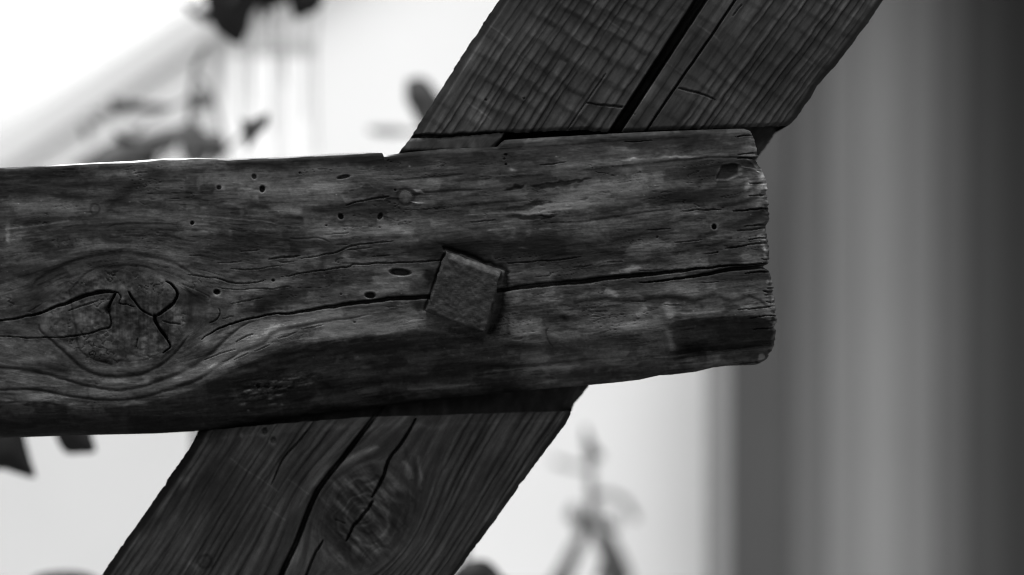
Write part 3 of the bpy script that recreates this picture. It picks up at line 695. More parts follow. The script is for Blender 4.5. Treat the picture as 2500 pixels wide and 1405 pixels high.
def build_beam():
    nx, ny = 1190, 420
    # rows are denser at the top and bottom edges where the surface turns over
    v = np.linspace(0, 1, ny)
    v = v + 0.012 * np.sin(2 * PI * v) * -1
    u = np.linspace(0, 1, nx)
    U, Vv = np.meshgrid(u, v)
    yt_ = lambda x: np.interp(x, *zip(*YT))
    yb_ = lambda x: np.interp(x, *zip(*YB))
    Yg = 300 + 600 * Vv
    for _ in range(4):
        xr = np.interp(Yg, *zip(*XR))
        Xg = -66 + (xr + 66) * U
        Yg = yt_(Xg) + Vv * (yb_(Xg) - yt_(Xg))
    rag = 2.4 * vnoise(Yg / 6, Yg * 0 + 2, 61) + 0.9 * vnoise(Yg / 2.6, Yg * 0, 62)
    Xg = Xg + rag * sstep(.97, 1, U)
    h = C.sample(C.h, Xg, Yg)
    t = C.sample(C.t, Xg, Yg)
    gu = C.sample(GU, Xg, Yg); gv = C.sample(GV, Xg, Yg)
    bdv = np.interp(Xg, bdx, bdy)
    yb = yb_(Xg); yt = yt_(Xg)
    dep = -h * 0.001
    # belly of the face
    q = (Yg - 0.5 * (yt + bdv)) / (0.5 * (bdv - yt))
    dep += 0.0035 * np.clip(np.abs(q), 0, 1.3) ** 3
    # round underside (log surface) below the arris
    k = np.clip((Yg - bdv) / np.maximum(yb - bdv, 20), 0, 1)
    wr = (yb - bdv) * PX
    cut = 1 - sstep(1225, 1330, Xg) * 0.8
    dep += cut * wr * (0.42 * k + 0.9 * (1 - np.sqrt(np.clip(1 - (k * 0.985) ** 2, 0, 1))))
    dep += (1 - cut) * 0.6 * wr * (1 - np.sqrt(np.clip(1 - (k ** 1.6 * 0.98) ** 2, 0, 1)))
    # undercut chamfer near the end, with the last sliver of the old surface left below it
    ca = np.interp(Xg, [1625, 1650, 1685, 1764, 1844, 1900], [800, 785, 779, 774, 771, 790])
    cb = np.interp(Xg, [1625, 1700, 1800, 1900], [880, 866, 859, 846])
    kk = np.clip((Yg - ca) / (cb - ca), 0, 1)
    am = sstep(1612, 1668, Xg)
    dep += am * 0.030 * (kk ** 1.1) - am * 0.012 * sstep(.93, 1.06, (Yg - ca) / (cb - ca))
    # shallow axe facet left of it
    fa = sstep(1325, 1345, Xg) * (1 - sstep(1630, 1645, Xg)) * sstep(800, 880, Yg)
    dep += fa * 0.004
    # top arris: worn round
    e = np.clip(1 - (Yg - yt) / 11.0, 0, 1)
    dep += 0.0052 * (1 - np.sqrt(np.clip(1 - (e * .98) ** 2, 0, 1)))
    # end: bruised, rounded over
    xe = Xg.max(axis=1, keepdims=True)
    e = np.clip(1 - (xe - Xg) / (13.0 + 9 * vnoise(Yg / 22, Yg * 0, 63)), 0, 1)
    dep += 0.008 * (1 - np.sqrt(np.clip(1 - (e * .97) ** 2, 0, 1)))
    # pale end grain; top arris painted almost white as its rim light
    t = t + 1.7 * sstep(.45, 1, e) * (0.35 + 0.9 * vnoise(Yg / 7, Xg / 6, 64)) * (1 - .8 * am * (kk > 0) * (kk < 1))
    top = np.clip(1 - (Yg - yt) / (4.2 + 2 * vnoise(Xg / 40, Xg * 0, 65)), 0, 1)
    rim_light = np.interp(Xg, [-70, 100, 150, 420, 520, 900, 940, 1000], [.5, .7, 1, 1, .8, .8, .9, 0])
    t = np.maximum(t, np.where(top > 0.02, -1.0 - 5.0 * (1 - sstep(0, .35, top)), -99) - 9 * (1 - rim_light))
    P = unproject(Xg, Yg, 0.0 * Xg)
    P = P * ((D + dep) / D)[..., None]
    P[..., 1] = dep
    V = P.reshape(-1, 3)
    idx = np.arange(nx * ny).reshape(ny, nx)
    F = np.stack([idx[:-1, :-1], idx[1:, :-1], idx[1:, 1:], idx[:-1, 1:]], -1).reshape(-1, 4)
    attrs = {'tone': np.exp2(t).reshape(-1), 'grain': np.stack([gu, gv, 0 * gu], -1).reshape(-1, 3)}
    # knot region becomes a part of its own
    fc = (Xg[:-1, :-1].ravel(), Yg[:-1, :-1].ravel())
    kp = curve_pts([(97, 770), (104, 815), (146, 851), (193, 894), (258, 919), (325, 917), (395, 888), (445, 840), (466, 780), (458, 715), (425, 665), (360, 640), (280, 632), (200, 655), (130, 700), (97, 770)], 10)
    ins = np.zeros(len(fc[0]), bool)
    for i in range(len(kp) - 1):
        a, b = kp[i], kp[i + 1]
        c_ = (a[1] > fc[1]) != (b[1] > fc[1])
        ins ^= c_ & (fc[0] < (b[0] - a[0]) * (fc[1] - a[1]) / (b[1] - a[1] + 1e-12) + a[0])
    # sides, back: rings of the outline swept to the back of the timber
    BACK = 0.11
    loop = np.concatenate([idx[0, ::-1], idx[1:, 0], idx[-1, 1:], idx[-2:0:-1, -1]])
    ring0 = V[loop]
    rings = [ring0]
    m = len(loop)
    for j, f in enumerate((0.12, 0.35, 0.7, 1.0)):
        r = ring0.copy()
        r[:, 1] = ring0[:, 1] + (BACK - ring0[:, 1]) * f
        n1 = vnoise(np.arange(m) / 9.0, np.full(m, j * 3.1), 66) * 0.0006
        r[:, 2] += n1
        rings.append(r)
    sv = np.vstack(rings)
    si = np.arange(m * 5).reshape(5, m)
    nxt = np.roll(si, -1, axis=1)
    SF = np.stack([si[:-1], si[1:], nxt[1:], nxt[:-1]], -1).reshape(-1, 4)
    cen = sv[-m:].mean(0)
    root = empty('timber_beam', (0, 0.04, 0))
    tag(root, 'dark weathered horizontal timber beam with a big cracked knot and a broken end', 'timber beam')
    def part(name, fmask):
        Fp = F[fmask]
        used, inv = np.unique(Fp, return_inverse=True)
        return mesh_np(name, V[used], inv.reshape(-1, 4), M_BEAM, root, {k_: a_[used] for k_, a_ in attrs.items()})
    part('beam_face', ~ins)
    kn = part('knot', ins)
    kn['label'] = 'large oval knot split by black cracks'
    tn = np.full(len(sv), 0.018, np.float32)
    tl = attrs['tone'][loop]
    tn[:m] = tl; tn[m:2 * m] = tl * .8 + .01
    # top side painted pale too, carrying on the rim light
    istop = np.zeros(m, bool); istop[:nx] = True
    for j in range(3):
        tn[j * m:(j + 1) * m][istop & (ring0[:, 0] < -0.09)] = 0.42
    gs = np.stack([sv[:, 0] / PX, sv[:, 1] / PX * 1.0 + sv[:, 2] / PX, 0 * sv[:, 0]], -1)
    mesh_np('beam_sides', sv, SF, M_BEAM, root, {'tone': tn, 'grain': gs})
    bx = [Vector(p) for p in (V[idx[0, 0]], V[idx[-1, 0]], V[idx[-1, -1]], V[idx[0, -1]])]
    return root

beam = build_beam()
print('beam', round(time.time() - t0, 1))

# peg flush in the beam face
def disc_part(name, px, py, r, dep, mat, parent, n=26, thick=0.004, seed=1):
    bm = bmesh.new()
    c = at(px, py, dep)
    rg = np.random.RandomState(seed)
    rad = [r * PX * (1 + .05 * rg.uniform(-1, 1)) for _ in range(n)]
    rows = []
    for f, y in ((0.0, -.0003), (.5, -.0002), (.88, 0), (1.0, .0008), (1.0, thick)):
        if f == 0:
            rows.append([bm.verts.new((c.x, dep + y, c.z))])
        else:
            rows.append([bm.verts.new((c.x + rad[i] * f * math.cos(2 * PI * i / n), dep + y, c.z + rad[i] * f * math.sin(2 * PI * i / n))) for i in range(n)])
    for i in range(n):
        bm.faces.new((rows[0][0], rows[1][i], rows[1][(i + 1) % n]))
    for a, b in zip(rows[1:], rows[2:]):
        for i in range(n):
            bm.faces.new((a[i], b[i], b[(i + 1) % n], a[(i + 1) % n]))
    bmesh.ops.recalc_face_normals(bm, faces=bm.faces)
    me = bpy.data.meshes.new(name); bm.to_mesh(me); bm.free()
    return link_mesh(name, me, mat, parent)
_pd = float(-C.sample(C.h, np.array([960.0]), np.array([500.0]))[0]) * .001
disc_part('peg', 990, 481, 17, _pd + 0.0008, M_PEG, beam)['label'] = 'round wooden peg set flush in the face'

# ================================================================== square bolt head
def build_bolt():
    cx, cy = 1133.0, 713.0
    corners = np.array([(1090, 614), (1227, 664), (1184, 812), (1040, 760)], float)   # TL, TR, BR, BL
    n = 64
    g = np.linspace(-1, 1, n)
    A, B = np.meshgrid(g, g)           # A across, B down
    s_, t_ = (A + 1) / 2, (B + 1) / 2
    Px = (corners[0, 0] * (1 - s_) + corners[1, 0] * s_) * (1 - t_) + (corners[3, 0] * (1 - s_) + corners[2, 0] * s_) * t_
    Py = (corners[0, 1] * (1 - s_) + corners[1, 1] * s_) * (1 - t_) + (corners[3, 1] * (1 - s_) + corners[2, 1] * s_) * t_
    TH = 0.011
    edge = np.maximum(np.abs(A), np.abs(B))
    e2 = np.clip((edge - .93) / .07, 0, 1)
    topb = np.clip((-B - .80) / .20, 0, 1)                     # hammered bevel along the top edge
    hh = TH - 0.0022 * (1 - np.sqrt(1 - (e2 * .98) ** 2)) - 0.0042 * topb ** 1.3 * sstep(-.98, -.75, A)
    hh += 0.00036 * fbm(Px / 16, Py / 14, 71, 4) + 0.0002 * fbm(Px / 6, Py / 6, 72, 2)
    hh -= 0.0016 * sstep(.35, .75, fbm(Px / 30, Py / 22, 73, 2)) * sstep(.55, 1.0, B)       # rust-eaten lower edge
    wob = 3.6 * fbm(Px / 24, Py / 24, 74, 3)
    Px = Px + wob * e2; Py = Py + wob * e2
    k = PX
    front = -0.003
    V = np.stack([(Px - 1250) * k, front - hh, (702.5 - Py) * k], -1).reshape(-1, 3)
    idx = np.arange(n * n).reshape(n, n)
    F = np.stack([idx[:-1, :-1], idx[1:, :-1], idx[1:, 1:], idx[:-1, 1:]], -1).reshape(-1, 4)
    loop = np.concatenate([idx[0, ::-1], idx[1:, 0], idx[-1, 1:], idx[-2:0:-1, -1]])
    m = len(loop)
    base = len(V)
    r0 = V[loop]
    rings = [r0]
    c = r0.mean(0)
    for f in (.5, 1.0):
        r = r0.copy(); r[:, 1] = r0[:, 1] + (0.004 - r0[:, 1]) * f
        rings.append(r)
    V = np.vstack([V] + rings)
    si = base + np.arange(m * 3).reshape(3, m)
    nx_ = np.roll(si, -1, 1)
    SF = np.stack([si[:-1], si[1:], nx_[1:], nx_[:-1]], -1).reshape(-1, 4)
    V[base:base + m] = r0
    tb = math.log2(.0066) + .45 * fbm(Px / 9, Py / 9, 75, 3) + .45 * fbm(Px / 30, Py / 26, 76, 2)
    tb += 1.7 * topb ** .7 * sstep(-.95, -.7, A) * (.75 + .5 * fbm(Px / 12, Py / 12, 77, 2)) * (1 - e2 * .6) + 1.5 * np.exp(-((edge - .95) / .025) ** 2) * np.clip(.35 + fbm(Px / 16, Py / 16, 78, 2), 0, 1)  # light on the top bevel painted as paler tone; edges paler too
    tb += .8 * sstep(.65, .9, fbm(Px / 5, Py / 5, 79, 2))
    tb = np.concatenate([tb.ravel(), np.full(m * 3, math.log2(.007))])
    gb = np.concatenate([np.stack([Px, Py, 0 * Px], -1).reshape(-1, 3) * np.array([3.0, 1, 1]), np.zeros((m * 3, 3))])
    o = mesh_np('square_bolt', V, np.vstack([F, SF]), M_IRON, None, {'tone': np.exp2(tb), 'grain': gb})
    return tag(o, 'square black iron bolt head set askew in the beam crack', 'bolt')
build_bolt()

# ================================================================== the diagonal brace
t0 = time.time()
B = Canvas(180, -70, 2260, 1480, 2.0)
X, Y = B.X, B.Y
XL = [(-70, 1265), (0, 1219), (95, 1155), (185, 1098), (215, 1079), (275, 1041), (340, 1001), (376, 972), (700, 740), (1057, 481), (1081, 471), (1131, 438), (1150, 424), (1169, 411), (1206, 387), (1405, 248), (1480, 196)]
XRF = [(-70, 2209), (0, 2157), (45, 2126), (67, 2112), (137, 2058), (165, 2036), (179, 2024), (181, 2021), (205, 2000), (211, 1994), (240, 1979), (266, 1959), (285, 1947), (300, 1933), (309, 1922), (318, 1898), (350, 1876), (500, 1764), (700, 1617), (942, 1437), (965, 1420), (985, 1402),
       (1000, 1396), (1012, 1394), (1037, 1380), (1100, 1333), (1165, 1283), (1186, 1268), (1283, 1200), (1295, 1190), (1365, 1138), (1405, 1108), (1480, 1052)]
xl = np.interp(B.ys, *zip(*XL))[:, None]; xrr = np.interp(B.ys, *zip(*XRF))[:, None]
W0 = (X - xl) / (xrr - xl)
# in the notch the timber keeps its line: use a straight right edge for the grain
xr_s = np.interp(B.ys, [-70, 0, 309, 1012, 1405, 1480], [2209, 2157, 1926, 1394, 1108, 1052])[:, None]
W = (X - xl) / (xr_s - xl)
KBX, KBY, KBR = 885.0, 1262.0, 112.0
ax = np.array([.555, -.832]); pr = np.array([.832, .555])
s_al = (X - KBX) * ax[0] + (Y - KBY) * ax[1]
s_ac = (X - KBX) * pr[0] + (Y - KBY) * pr[1]
r2 = (s_al / 1.25) ** 2 + s_ac ** 2
lowm = sstep(900, 1010, Y)
push = np.clip(KBR ** 2 / (r2 + .25 * KBR ** 2), 0, .93) * lowm
Wg = W - (s_ac * push) / 760.0 * .93
GVb = Wg * 760 + 5 * fbm(X / 200, Y / 200, 4, 2)
GUb = -(X * ax[0] + Y * ax[1])
inkb = (1 - sstep(.55, 1.3, np.sqrt((s_al / (KBR * 1.2)) ** 2 + (s_ac / (KBR * .98)) ** 2))) * lowm
T = B.t; H = B.h
T += math.log2(0.0175)
upm = 1 - lowm
T -= .25 * lowm
# growth rings: ridges of late wood standing proud
ph0 = (GUb + .10 * GVb) / 47.0 + .45 * fbm(GUb / 260, GVb / 400, 26, 2) + .05 * fbm(X / 20, Y / 20, 27, 2)
rl = []
for a, b, n in ((0.035, .36, 14), (.36, .53, 5), (.53, .70, 3), (.70, 1.0, 14)):
    rl += list(np.linspace(a, b, n, endpoint=False))
rsn = np.random.RandomState(3)
wj = Wg + .004 * fbm(GUb / 160, GVb / 60, 5, 3) + .0012 * fbm(GUb / 22, GVb / 14, 6, 2)
rl = np.array(sorted(w_ + rsn.uniform(-.007, .007) for w_ in rl))
ri = np.clip(np.searchsorted(rl, wj) - 1, 0, len(rl) - 2)
f_ = np.clip((wj - rl[ri]) / (rl[ri + 1] - rl[ri]), 0, 1)
ramp = (1 - .3 * lowm * (1 - sstep(150, 230, np.sqrt(r2)))) * np.random.RandomState(9).uniform(.6, 1.25, len(rl))[ri] * np.clip(.8 + .7 * fbm(GUb / 170, ri * 7.3, 7, 2), .2, 1.6) * (1 - .85 * inkb) * np.clip(.030 / (rl[ri + 1] - rl[ri]), .3, 1.1)
cid = np.floor(ph0)
cell = np.random.RandomState(4).rand(4096)[((ri * 131 + cid.astype(int) * 17) % 4096)] - .5
# each year: soft early wood worn hollow, then the dark ridge of late wood
T += ramp * (.55 * np.sin(PI * np.clip(f_ * 1.25, 0, 1)) - .25 - .78 * sstep(.62, .93, f_) * (1 - sstep(.97, 1, f_)))
H += ramp * (.8 * sstep(.45, .95, f_) - .8 * sstep(.95, 1, f_) - .3 * np.sin(PI * f_))
T += .30 * fbm(GUb / 130, GVb / 13, 8, 3) + .22 * fbm(GUb / 40, GVb / 5, 9, 2) + .35 * fbm(X / 90, Y / 70, 10, 3) + .12 * fbm(X / 6, Y / 6, 18, 2)
H += .10 * fbm(GUb / 70, GVb / 6, 19, 2) + .7 * fbm(X / 260, Y / 200, 20, 2)
# band-saw scallops crossing the grain
ph = (GUb + .10 * GVb) / 47.0 + .45 * fbm(GUb / 260, GVb / 400, 26, 2) + .05 * fbm(X / 20, Y / 20, 27, 2)
fr = ph - np.floor(ph)
sm = np.clip(.5 + .8 * fbm(X / 150, Y / 150, 28, 2), 0, 1) * np.where(W < .5, 1.0, .55) * (1 - .75 * lowm) * (1 - inkb)
saw = fr * (1 - sstep(.72, 1.0, fr)) - .32
H += 1.05 * sm * saw
T += .75 * sm * cell * (1 - .3 * upm * 0)
T += 1.0 * sm * saw * sstep(0, .6, fbm(X / 24, Y / 30, 29, 2) + .4)
T += .3 * sm * np.exp(-((fr - .85) / .07) ** 2) * sstep(.1, .6, fbm(GVb / 40, GUb / 60, 30, 2))
# dark left arris and edges
# swirl of the lower knot
rk = np.sqrt((s_al / 1.2) ** 2 + s_ac ** 2)
fib = fbm(rk / 8 + 3 * fbm(X / 60, Y / 60, 34, 2), (s_al * .4 + s_ac) / 40, 35, 3)
cross = fbm((s_al + .25 * s_ac) / 11, s_ac / 60, 36, 3)
T += inkb * (.7 * np.tanh(2 * fib) + 1.1 * np.tanh(1.8 * cross))
H += inkb * (.5 * fib + .8 * cross)
T += lowm * (1 - inkb) * .45 * np.tanh(2 * fbm(GUb / 110, GVb / 11, 38, 3))
T += lowm * .2
for (pts, wd, tn) in [
    ([(770, 1190), (800, 1155), (840, 1130), (880, 1110), (925, 1095)], 9, 1.1), ([(840, 1125), (880, 1105), (930, 1098)], 6, .8), ([(985, 1125), (997, 1150), (1003, 1175)], 8, 1.5),
    ([(1022, 1110), (1026, 1150), (1030, 1200)], 5, 1.2), ([(1012, 1110), (1012, 1150), (1018, 1200), (1010, 1260)], 6, -1.1), ([(845, 1165), (890, 1160), (930, 1170)], 5, -.9),
    ([(850, 1180), (885, 1172), (915, 1180)], 4, .8), ([(1040, 1110), (1035, 1170), (1030, 1210)], 6, -.7), ([(985, 1090), (1000, 1120), (1003, 1140)], 4, -.7),
    ([(960, 1210), (990, 1260), (975, 1320), (930, 1370)], 5, -.6), ([(790, 1160), (820, 1185), (870, 1205)], 3, .8), ([(900, 1190), (940, 1225), (955, 1250)], 4, .9)]:
    B.line(pts, wd, -.3 if tn > 0 else .3, tn * (.85 if tn > 0 else .55), warp=2)
for a in [(680, 1105, 30, 14, -55, .4), (490, 1370, 26, 16, -30, .8), (520, 1340, 22, 12, -60, .6), (470, 1382, 20, 7, 25, .6), (900, 1050, 34, 14, 0, .6), (820, 1038, 22, 9, 0, .6), (1060, 1042, 36, 6, 0, .8), (1000, 1045, 24, 8, 0, .4),
          (760, 1350, 40, 30, 0, .3), (715, 1360, 20, 30, 0, .6), (500, 1200, 120, 60, -55, -.3), (600, 1300, 90, 60, 0, -.3), (460, 1160, 9, 22, 30, .9), (448, 1175, 7, 20, 35, .9), (520, 1090, 7, 20, 40, .7), (480, 1130, 8, 30, 35, .6), (335, 1320, 9, 34, 34, .8),
          (1090, 1180, 60, 90, 35, .12), (1300, 60, 60, 90, 30, .2), (1120, 180, 50, 110, 33, .45), (1150, 135, 10, 40, 33, .8), (1075, 230, 9, 40, 34, .8), (1180, 290, 90, 40, 30, .35), (1340, 300, 40, 20, 0, .35), (1500, 230, 40, 16, 30, .5), (1560, 70, 60, 50, 0, .2),
          (1900, 150, 120, 90, 0, -.3), (1990, 60, 60, 60, 0, -.2), (1700, 120, 70, 60, 0, -.15), (1860, 285, 70, 16, 0, .2)]:
    B.blob(*a)
B.ring(500, 1372, 17, 15, 0, 4, -1.0, -.5)
B.blob(500, 1372, 12, 11, 0, -.9, -.5)
# the wide split along the upper brace and the fine checks
B.line([(1757, -70), (1711, 0), (1496, 330), (1440, 415)], [13.0, 12.2, 11.6, 12], 55, 0, warp=.15, taper=(0, 0), power=10)
B.crack([(1840, -70), (1795, 0), (1735, 90), (1650, 212), (1577, 320), (1560, 345)], [2.0, 2.0, 1.9, 1.9, 1.8], 12, warp=.25, taper=(0, 0))
B.crack([(1810, 10), (1790, 40)], [1, 1.2], 3)
B.crack([(1480, 178), (1430, 250), (1383, 320)], [1.2, 1.3, 1.3], 3, warp=.2)
B.crack([(1430, 252), (1470, 257), (1518, 262)], [1, 1.8, 2.2], 4, taper=(1, 0))
B.crack([(1655, 215), (1700, 226), (1748, 245)], [1.6, 1.8, 1], 4)
B.crack([(1520, 270), (1552, 280)], [1.2, 1.2], 2)
B.crack([(985, 338), (1040, 335), (1110, 332), (1180, 329), (1240, 326)], [3, 4.5, 5, 5, 5], 12, warp=1.5, taper=(0, 0))
B.crack([(1200, 362), (1216, 350), (1232, 336)], [3, 5, 6], 10, warp=.6, taper=(0, 0))
B.hole(1187, 244, 3, 3, 0, 5, 0); B.hole(1280, 240, 2.8, 2.6, 0, 5, 0)
B.crack([(935, 990), (918, 1012), (893, 1046), (840, 1115), (782, 1188), (756, 1240), (725, 1320), (700, 1375), (676, 1430)], [4.8, 4.8, 5, 5.2, 5.2, 5.2, 5.2, 5.4, 5.4], 22, warp=.35, taper=(0, 0))
B.crack([(1015, 1025), (985, 1075), (950, 1122), (935, 1165), (908, 1215)], [2.2, 3, 3, 3.4, 3.2], 12, warp=.35, taper=(0, 1))
B.crack([(912, 1222), (888, 1256), (862, 1285), (856, 1300), (845, 1322)], [2.6, 2.8, 3.2, 2.6, 2], 10, warp=.8)
B.crack([(790, 1318), (768, 1356), (745, 1410), (735, 1440)], [2.2, 2.6, 2.6], 7, warp=.4, taper=(1, 0))
B.crack([(775, 1020), (730, 1078), (692, 1120), (662, 1185)], [1.8, 2.2, 2, 1.2], 6, warp=.3)
B.crack([(815, 1268), (845, 1278)], [1, 1.3], 3)
B.hole(646, 1052, 8, 9, 0, 10, .3); B.blob(646, 1063, 8, 4, 0, 1.0)
B.hole(667, 1075, 7.5, 9, 0, 6, .4); B.blob(668, 1082, 6, 10, 0, 1.3)
B.blob(590, 1063, 4, 7, 0, 1.6, .2, warp=.5)
for (x0_, y0_) in ((1190, 60), (1260, 130), (1140, 250), (1400, 90), (1470, 40), (1700, 60), (1620, 150), (1930, 120), (620, 1160), (560, 1120), (700, 1170), (640, 1230)):
    B.line([(x0_, y0_), (x0_ + 26, y0_ + 17), (x0_ + 60, y0_ + 42)], 1.8, -.15, .8, warp=.6)

YSU = lambda w_: 339.0 - 32.0 * w_ + 3.0 * sstep(.1, .25, w_) * (1 - sstep(.45, .52, w_)) * -2.2
YSL = lambda w_: np.interp(w_, [0, .2, .4, .7, 1], [1054, 1036, 1021, 1012, 1004])

def build_brace():
    nw = 470
    w = np.linspace(0, 1, nw)
    # finer at the two arrises
    w = w - .010 * np.sin(4 * PI * w) / 2
    rows = []          # (Y(w), mode)
    LEDGE = 24.0
    wn = np.interp(w, [0, 1], [0, 1])
    ysu = YSU(w) + 1.6 * vnoise(w * 90, w * 0, 81) + 1.0 * vnoise(w * 260, w * 0, 82)
    ysl = YSL(w) + 1.0 * vnoise(w * 60, w * 0, 83)
    for f in np.linspace(0, 1, 205):
        rows.append((-66 + (ysu + 66) * f, 0))
    for f in (.0, .12, .3, .6, 1.0):
        rows.append((ysu + .3 + f * 3.0 * 0, 10 + f))
    for f in np.linspace(0, 1, 150):
        rows.append((ysu + .6 + (ysl - ysu - 1.2) * f, 1))
    for f in (1.0, .6, .3, .12, .0):
        rows.append((ysl - .3, 20 + f))
    for f in np.linspace(0, 1, 205):
        rows.append((ysl + (1476 - ysl) * f, 2))
    ny = len(rows)
    NB = 0.098
    P = np.zeros((ny, nw, 3)); TT = np.zeros((ny, nw)); G = np.zeros((ny, nw, 3))
    xls = lambda y: np.interp(y, *zip(*XL))
    for i, (yy, mode) in enumerate(rows):
        yy = np.asarray(yy, float) * np.ones(nw)
        xlv = xls(yy)
        xru = np.interp(yy, [-70, 0, 45, 67, 137, 165, 179, 181, 205, 211, 240, 266, 285, 300, 309, 400], [2209, 2157, 2126, 2112, 2058, 2036, 2024, 2021, 2000, 1994, 1979, 1959, 1947, 1933, 1922, 1860])
        xrn = np.interp(yy, [300, 318, 350, 942, 965, 985, 1020], [1911, 1898, 1876, 1437, 1420, 1402, 1390])
        xrl = np.interp(yy, [990, 1000, 1012, 1037, 1100, 1165, 1186, 1283, 1295, 1365, 1405, 1480], [1402, 1396, 1394, 1380, 1333, 1283, 1268, 1200, 1190, 1138, 1108, 1052])
        if mode == 0:
            xrv = xru
        elif mode == 1:
            xrv = xrn
        elif mode == 2:
            xrv = xrl
        elif mode < 20:
            xrv = xru + (xrn - xru) * (mode - 10)
        else:
            xrv = xrl + (xrn - xrl) * (mode - 20)
        xx = xlv + (xrv - xlv) * w
        rg = 1.3 * vnoise(yy / 7, yy * 0 + 1, 84) + 1.0 * vnoise(yy / 2.5, yy * 0, 85) - 5.0 * np.clip(vnoise(yy / 22, yy * 0, 94) - .35, 0, 1)
        xx = xx + rg * (sstep(.985, 1, w) - (1 - sstep(0, .012, w)))
        h = B.sample(B.h, xx, yy); t = B.sample(B.t, xx, yy)
        front = 0.012 + np.clip((yy - 300) / 1100.0, -.35, 1.2) * 0.038
        # worn arrises
        el = np.clip(1 - w * (xrv - xlv) / 26.0, 0, 1)
        er = np.clip(1 - (1 - w) * (xrv - xlv) / 22.0, 0, 1)
        fr_ = front - h * .001 + .0055 * el ** 1.1 + .007 * (1 - np.sqrt(1 - (er * .97) ** 2))
        t = t - 1.9 * sstep(.05, .35, el) + .7 * np.exp(-((w * (xrv - xlv) - 29) / 7) ** 2) * (.5 + vnoise(yy / 40, yy * 0, 89))
        t = t - .8 * sstep(.1, .5, er) + 1.3 * np.exp(-(((1 - w) * (xrv - xlv) - 20) / 6) ** 2) * np.clip(vnoise(yy / 35, yy * 0, 90), 0, 1)
        if mode in (0, 2):
            dsh = np.abs(yy - (ysu if mode == 0 else ysl))
            es = np.clip(1 - dsh / (9.0 if mode == 0 else 24.0), 0, 1)
            fr_ = fr_ + (.0025 if mode == 0 else .010) * es ** 1.5
            if mode == 2:
                t = t + .9 * np.clip(1 - dsh / 30, 0, 1)  # light on the up-facing shoulder lip, painted as paler tone
            dep = fr_
        else:
            # notch floor, with a shallow uncut ledge under the upper shoulder on the left
            nb = NB + .0015 * fbm(xx / 40, yy / 30, 86, 3)
            led = (1 - sstep(.250, .262, w)) * (1 - sstep(366, 392, yy))
            nb = nb * (1 - led) + (front + .0012) * led
            nb = nb - h * .0002
            # let the floor drop away smoothly: adzed
            if mode == 1:
                led = led * np.ones(nw)
                dep = nb
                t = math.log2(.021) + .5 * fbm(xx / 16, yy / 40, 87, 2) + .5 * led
            elif mode < 20:
                es = 1.0
                f = mode - 10
                dep = (fr_ + .0025) + (nb - fr_ - .0025) * f
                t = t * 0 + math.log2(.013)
            else:
                f = mode - 20
                dep = (fr_ + .010) + (nb - fr_ - .010) * f
                t = t * 0 + math.log2(.024)  # same wood, painted paler as the lit shoulder
        p = unproject(xx, yy, 0 * xx) * ((D + dep) / D)[:, None]
        p[:, 1] = dep
        P[i] = p; TT[i] = t
        G[i] = np.stack([B.sample(GUb, xx, yy), B.sample(GVb, xx, yy), 0 * xx], -1)
    V = P.reshape(-1, 3)
    idx = np.arange(ny * nw).reshape(ny, nw)
    F = np.stack([idx[:-1, :-1], idx[1:, :-1], idx[1:, 1:], idx[:-1, 1:]], -1).reshape(-1, 4)
    attrs = {'tone': np.exp2(TT).reshape(-1), 'grain': G.reshape(-1, 3)}
    root = empty('diagonal_brace', (0, 0.1, -0.2))
    tag(root, 'dark sawn diagonal timber brace with a long split, notched behind the beam', 'timber brace')
    rowmode = np.array([r[1] for r in rows])
    fm = np.repeat(rowmode[:-1], nw - 1)
    def part(name, mask):
        Fp = F[mask]
        used, inv = np.unique(Fp, return_inverse=True)
        return mesh_np(name, V[used], inv.reshape(-1, 4), M_BRACE, root, {k_: a_[used] for k_, a_ in attrs.items()})
    part('upper_face', fm == 0)['label'] = 'upper length with a wide black split'
    part('notch', (fm != 0) & (fm != 2))
    part('lower_face', fm == 2)['label'] = 'lower length with a swirling knot'
    # the two long sides
    sv = []; sf = []; st = []; sg = []
    for col, sgn in ((0, -1), (nw - 1, 1)):
        edge = P[:, col]
        yb = 0.168 + np.clip((np.array([float(np.mean(r[0])) for r in rows]) - 300) / 1100., -.35, 1.2) * .038
        base = len(sv) and sum(len(a) for a in sv)
        rings = []
        for f in (0, .08, .3, .65, 1):
            r = edge.copy(); r[:, 1] = edge[:, 1] + (yb - edge[:, 1]) * f
            r[:, 0] += .0004 * vnoise(np.arange(ny) / 7., np.full(ny, f * 9), 88)
            rings.append(r)
        a = np.vstack(rings); sv.append(a)
        si = base + np.arange(ny * 5).reshape(5, ny)
        q = np.stack([si[:-1, :-1], si[1:, :-1], si[1:, 1:], si[:-1, 1:]], -1).reshape(-1, 4)
        sf.append(q if sgn > 0 else q[:, ::-1])
        st.append(np.full(len(a), .008)); sg.append(np.stack([a[:, 2] / PX, a[:, 1] / PX, 0 * a[:, 0]], -1))
    mesh_np('brace_sides', np.vstack(sv), np.vstack(sf), M_BRACE, root, {'tone': np.concatenate(st), 'grain': np.vstack(sg)})
    # back face
    yb0 = .168 - .35 * .038; yb1 = .168 + 1.07 * .038
    c4 = [P[0, 0], P[0, -1], P[-1, -1], P[-1, 0]]
    bv = np.array([(c4[0][0], yb0, c4[0][2]), (c4[1][0], yb0, c4[1][2]), (c4[2][0], yb1, c4[2][2]), (c4[3][0], yb1, c4[3][2])])
    mesh_np('brace_back', bv, np.array([[0, 1, 2, 3]]), M_BRACE, root, {'tone': np.full(4, .016), 'grain': bv / PX}, smooth=False)
    return root
brace = build_brace()
print('brace', round(time.time() - t0, 1))

